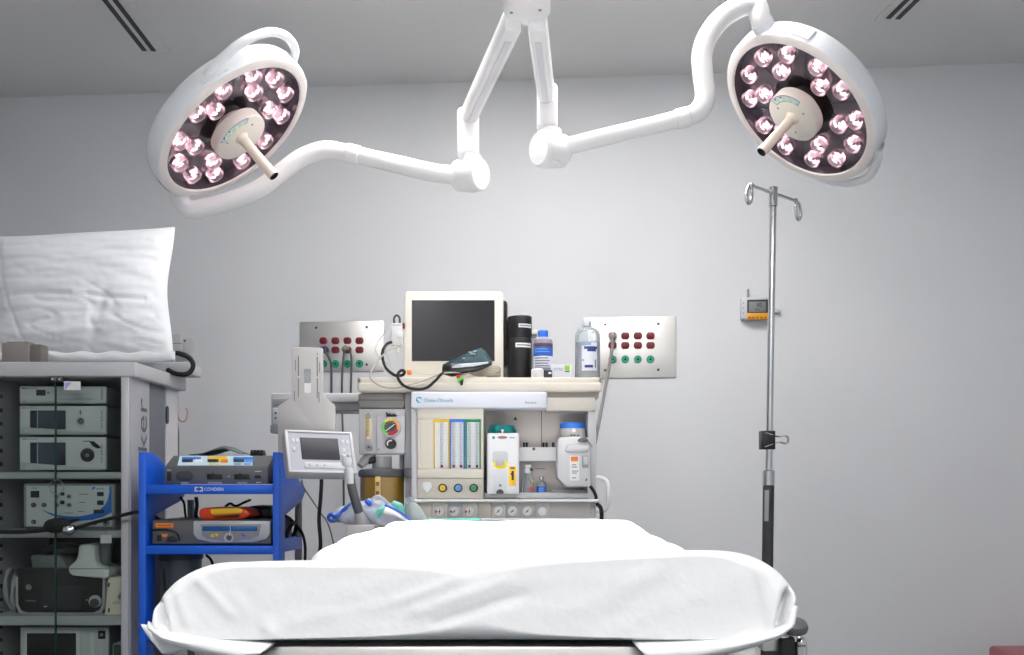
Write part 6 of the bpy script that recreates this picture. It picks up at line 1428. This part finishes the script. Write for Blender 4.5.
m = MB(); m.cyl((wx(537.5, 3.05), 3.05, ZT2), (wx(537.5, 3.05), 3.05, wz(369, 3.05)), .0192, white, n=28, b=.003); t.part('body', m)
t = Thing('dark_clip', 'small dark clip with white mark beside the white pot', 'clip', (wx(547.6, 3.05), 3.05, ZT2))
m = MB(); m.pbox(543.6, 370, 552.2, 382, 3.05, .02, xdgrey, .002); bd = t.part('body', m)
m = MB(); m.pbox(548.5, 372, 551.5, 374, 3.0494, .001, paper); t.part('mark', m, bd)
t = Thing('carton', 'low white carton with green square lying between the two bottles', 'carton', (wx(560, 3.1), 3.12, ZT2))
m = MB(); m.box(wx(549.5, 3.1), wx(571.6, 3.1), 3.1, 3.17, ZT2, wz(364.6, 3.1), mat('carton_white', (224, 228, 238), .6), .001); bd = t.part('body', m)
m = MB(); m.pbox(564.6, 365.4, 569.6, 370.4, 3.0994, .001, mat('lime_square', (150, 208, 40), .5)); t.part('green_square', m, bd)
m = MB(); m.ptext('OTEC', 558.6, 369.2, 3.0994, 2.6, mat('carton_ink', (92, 104, 150), .5), 10); t.part('lettering', m, bd); m = MB(); m.pbox(565, 371, 569.6, 371.9, 3.0994, .001, ink); t.part('print_bar', m, bd)
WB = 3.12
c = Vector((wx(587.6, WB), WB, 0)); r = 12.6 * WB / F
t = Thing('clear_bottle', 'large clear plastic bottle with white cap and blue label at the tray end', 'bottle', (c.x, c.y, ZT2))
m = MB(); m.ring([(0, ZT2), (r * .95, ZT2), (r, ZT2 + .006), (r, wz(337.5, WB)), (r * .985, wz(336.8, WB)), (r * .985, wz(336, WB)), (r * .97, wz(334, WB)), (r * .82, wz(330, WB)), (r * .5, wz(327.6, WB)), (r * .32, wz(326.5, WB)), (r * .32, wz(322, WB))], c, (0, 0, 1), clearp, 40); bd = t.part('body', m)
m = MB(); m.ring([(0, ZT2 + .004), (r * .94, ZT2 + .005), (r * .95, wz(343, WB)), (0, wz(343, WB))], c, (0, 0, 1), thin_glass('liquid_clear', (244, 246, 250), .45, .1), 36); t.part('liquid', m, bd)
m = MB(); m.ring([(.0128, 0), (.0138, .002), (.0138, .021), (.0125, .025), (0, .0255)], (c.x - .003, c.y, wz(326.6, WB)), (0, 0, 1), mat('cap_pale', (226, 230, 238), .35), 28); t.part('cap', m)
lb = lab(t, bd, c, r, -.55, .75, 344, 372, WB, mat('label_white_film', (230, 234, 244), .5))
m = MB()
for y0, y1, a0, a1, mm in ((343.5, 347, -.6, .2, mat('label_slate', (150, 168, 196), .5)), (348, 350.6, -.35, .72, inkblue), (350.6, 353, -.1, .6, inkblue), (366.4, 369, -.3, .35, inkblue), (360.6, 362.4, -.7, -.35, MATS['label_slate']), (361, 369, .5, .62, greyink)):
    curved_label(m, c, r + .0013, a0, a1, wz(y1, WB), wz(y0, WB), mm)
t.part('label_print', m, lb)
# thin cord and wall cable left of the canister
m = MB(); m.tube([W(302, 480, 3.38), W(303.5, 487, 3.38), W(312, 500, 3.40), W(320, 512, 3.42), W(328, 524, 3.45), W(334, 545, 3.5)], .0024, cordgrey, n=7); single('cord', m, 'thin grey cord running slantwise from the blue cart toward the breathing bag', 'cord')
EXPOSURE = 0.76

# ------------------------------------------------------------------ camera, world, view
cam = bpy.data.cameras.new('camera'); co = bpy.data.objects.new('camera', cam); COL.objects.link(co)
co.location = (0, 0, EYE); co.rotation_euler = (PI / 2, 0, 0)
cam.sensor_width = 36; cam.sensor_fit = 'HORIZONTAL'; cam.lens = 36 * F / 1024
cam.shift_y = (HY - 327.5) / 1024; cam.clip_start = .05
sc.camera = co
w = bpy.data.worlds.new('world'); sc.world = w; w.use_nodes = True
w.node_tree.nodes['Background'].inputs['Color'].default_value = (.9, .95, 1, 1); w.node_tree.nodes['Background'].inputs['Strength'].default_value = .3
sc.view_settings.view_transform = 'Standard'; sc.view_settings.look = 'None'; sc.view_settings.gamma = 1
sc.view_settings.use_curve_mapping = False; sc.view_settings.exposure = EXPOSURE
sc.cycles.max_bounces = 8; sc.cycles.diffuse_bounces = 4; sc.cycles.transparent_max_bounces = 12
sc.cycles.use_denoising = True; sc.cycles.caustics_reflective = False; sc.cycles.caustics_refractive = False; sc.cycles.sample_clamp_indirect = 6
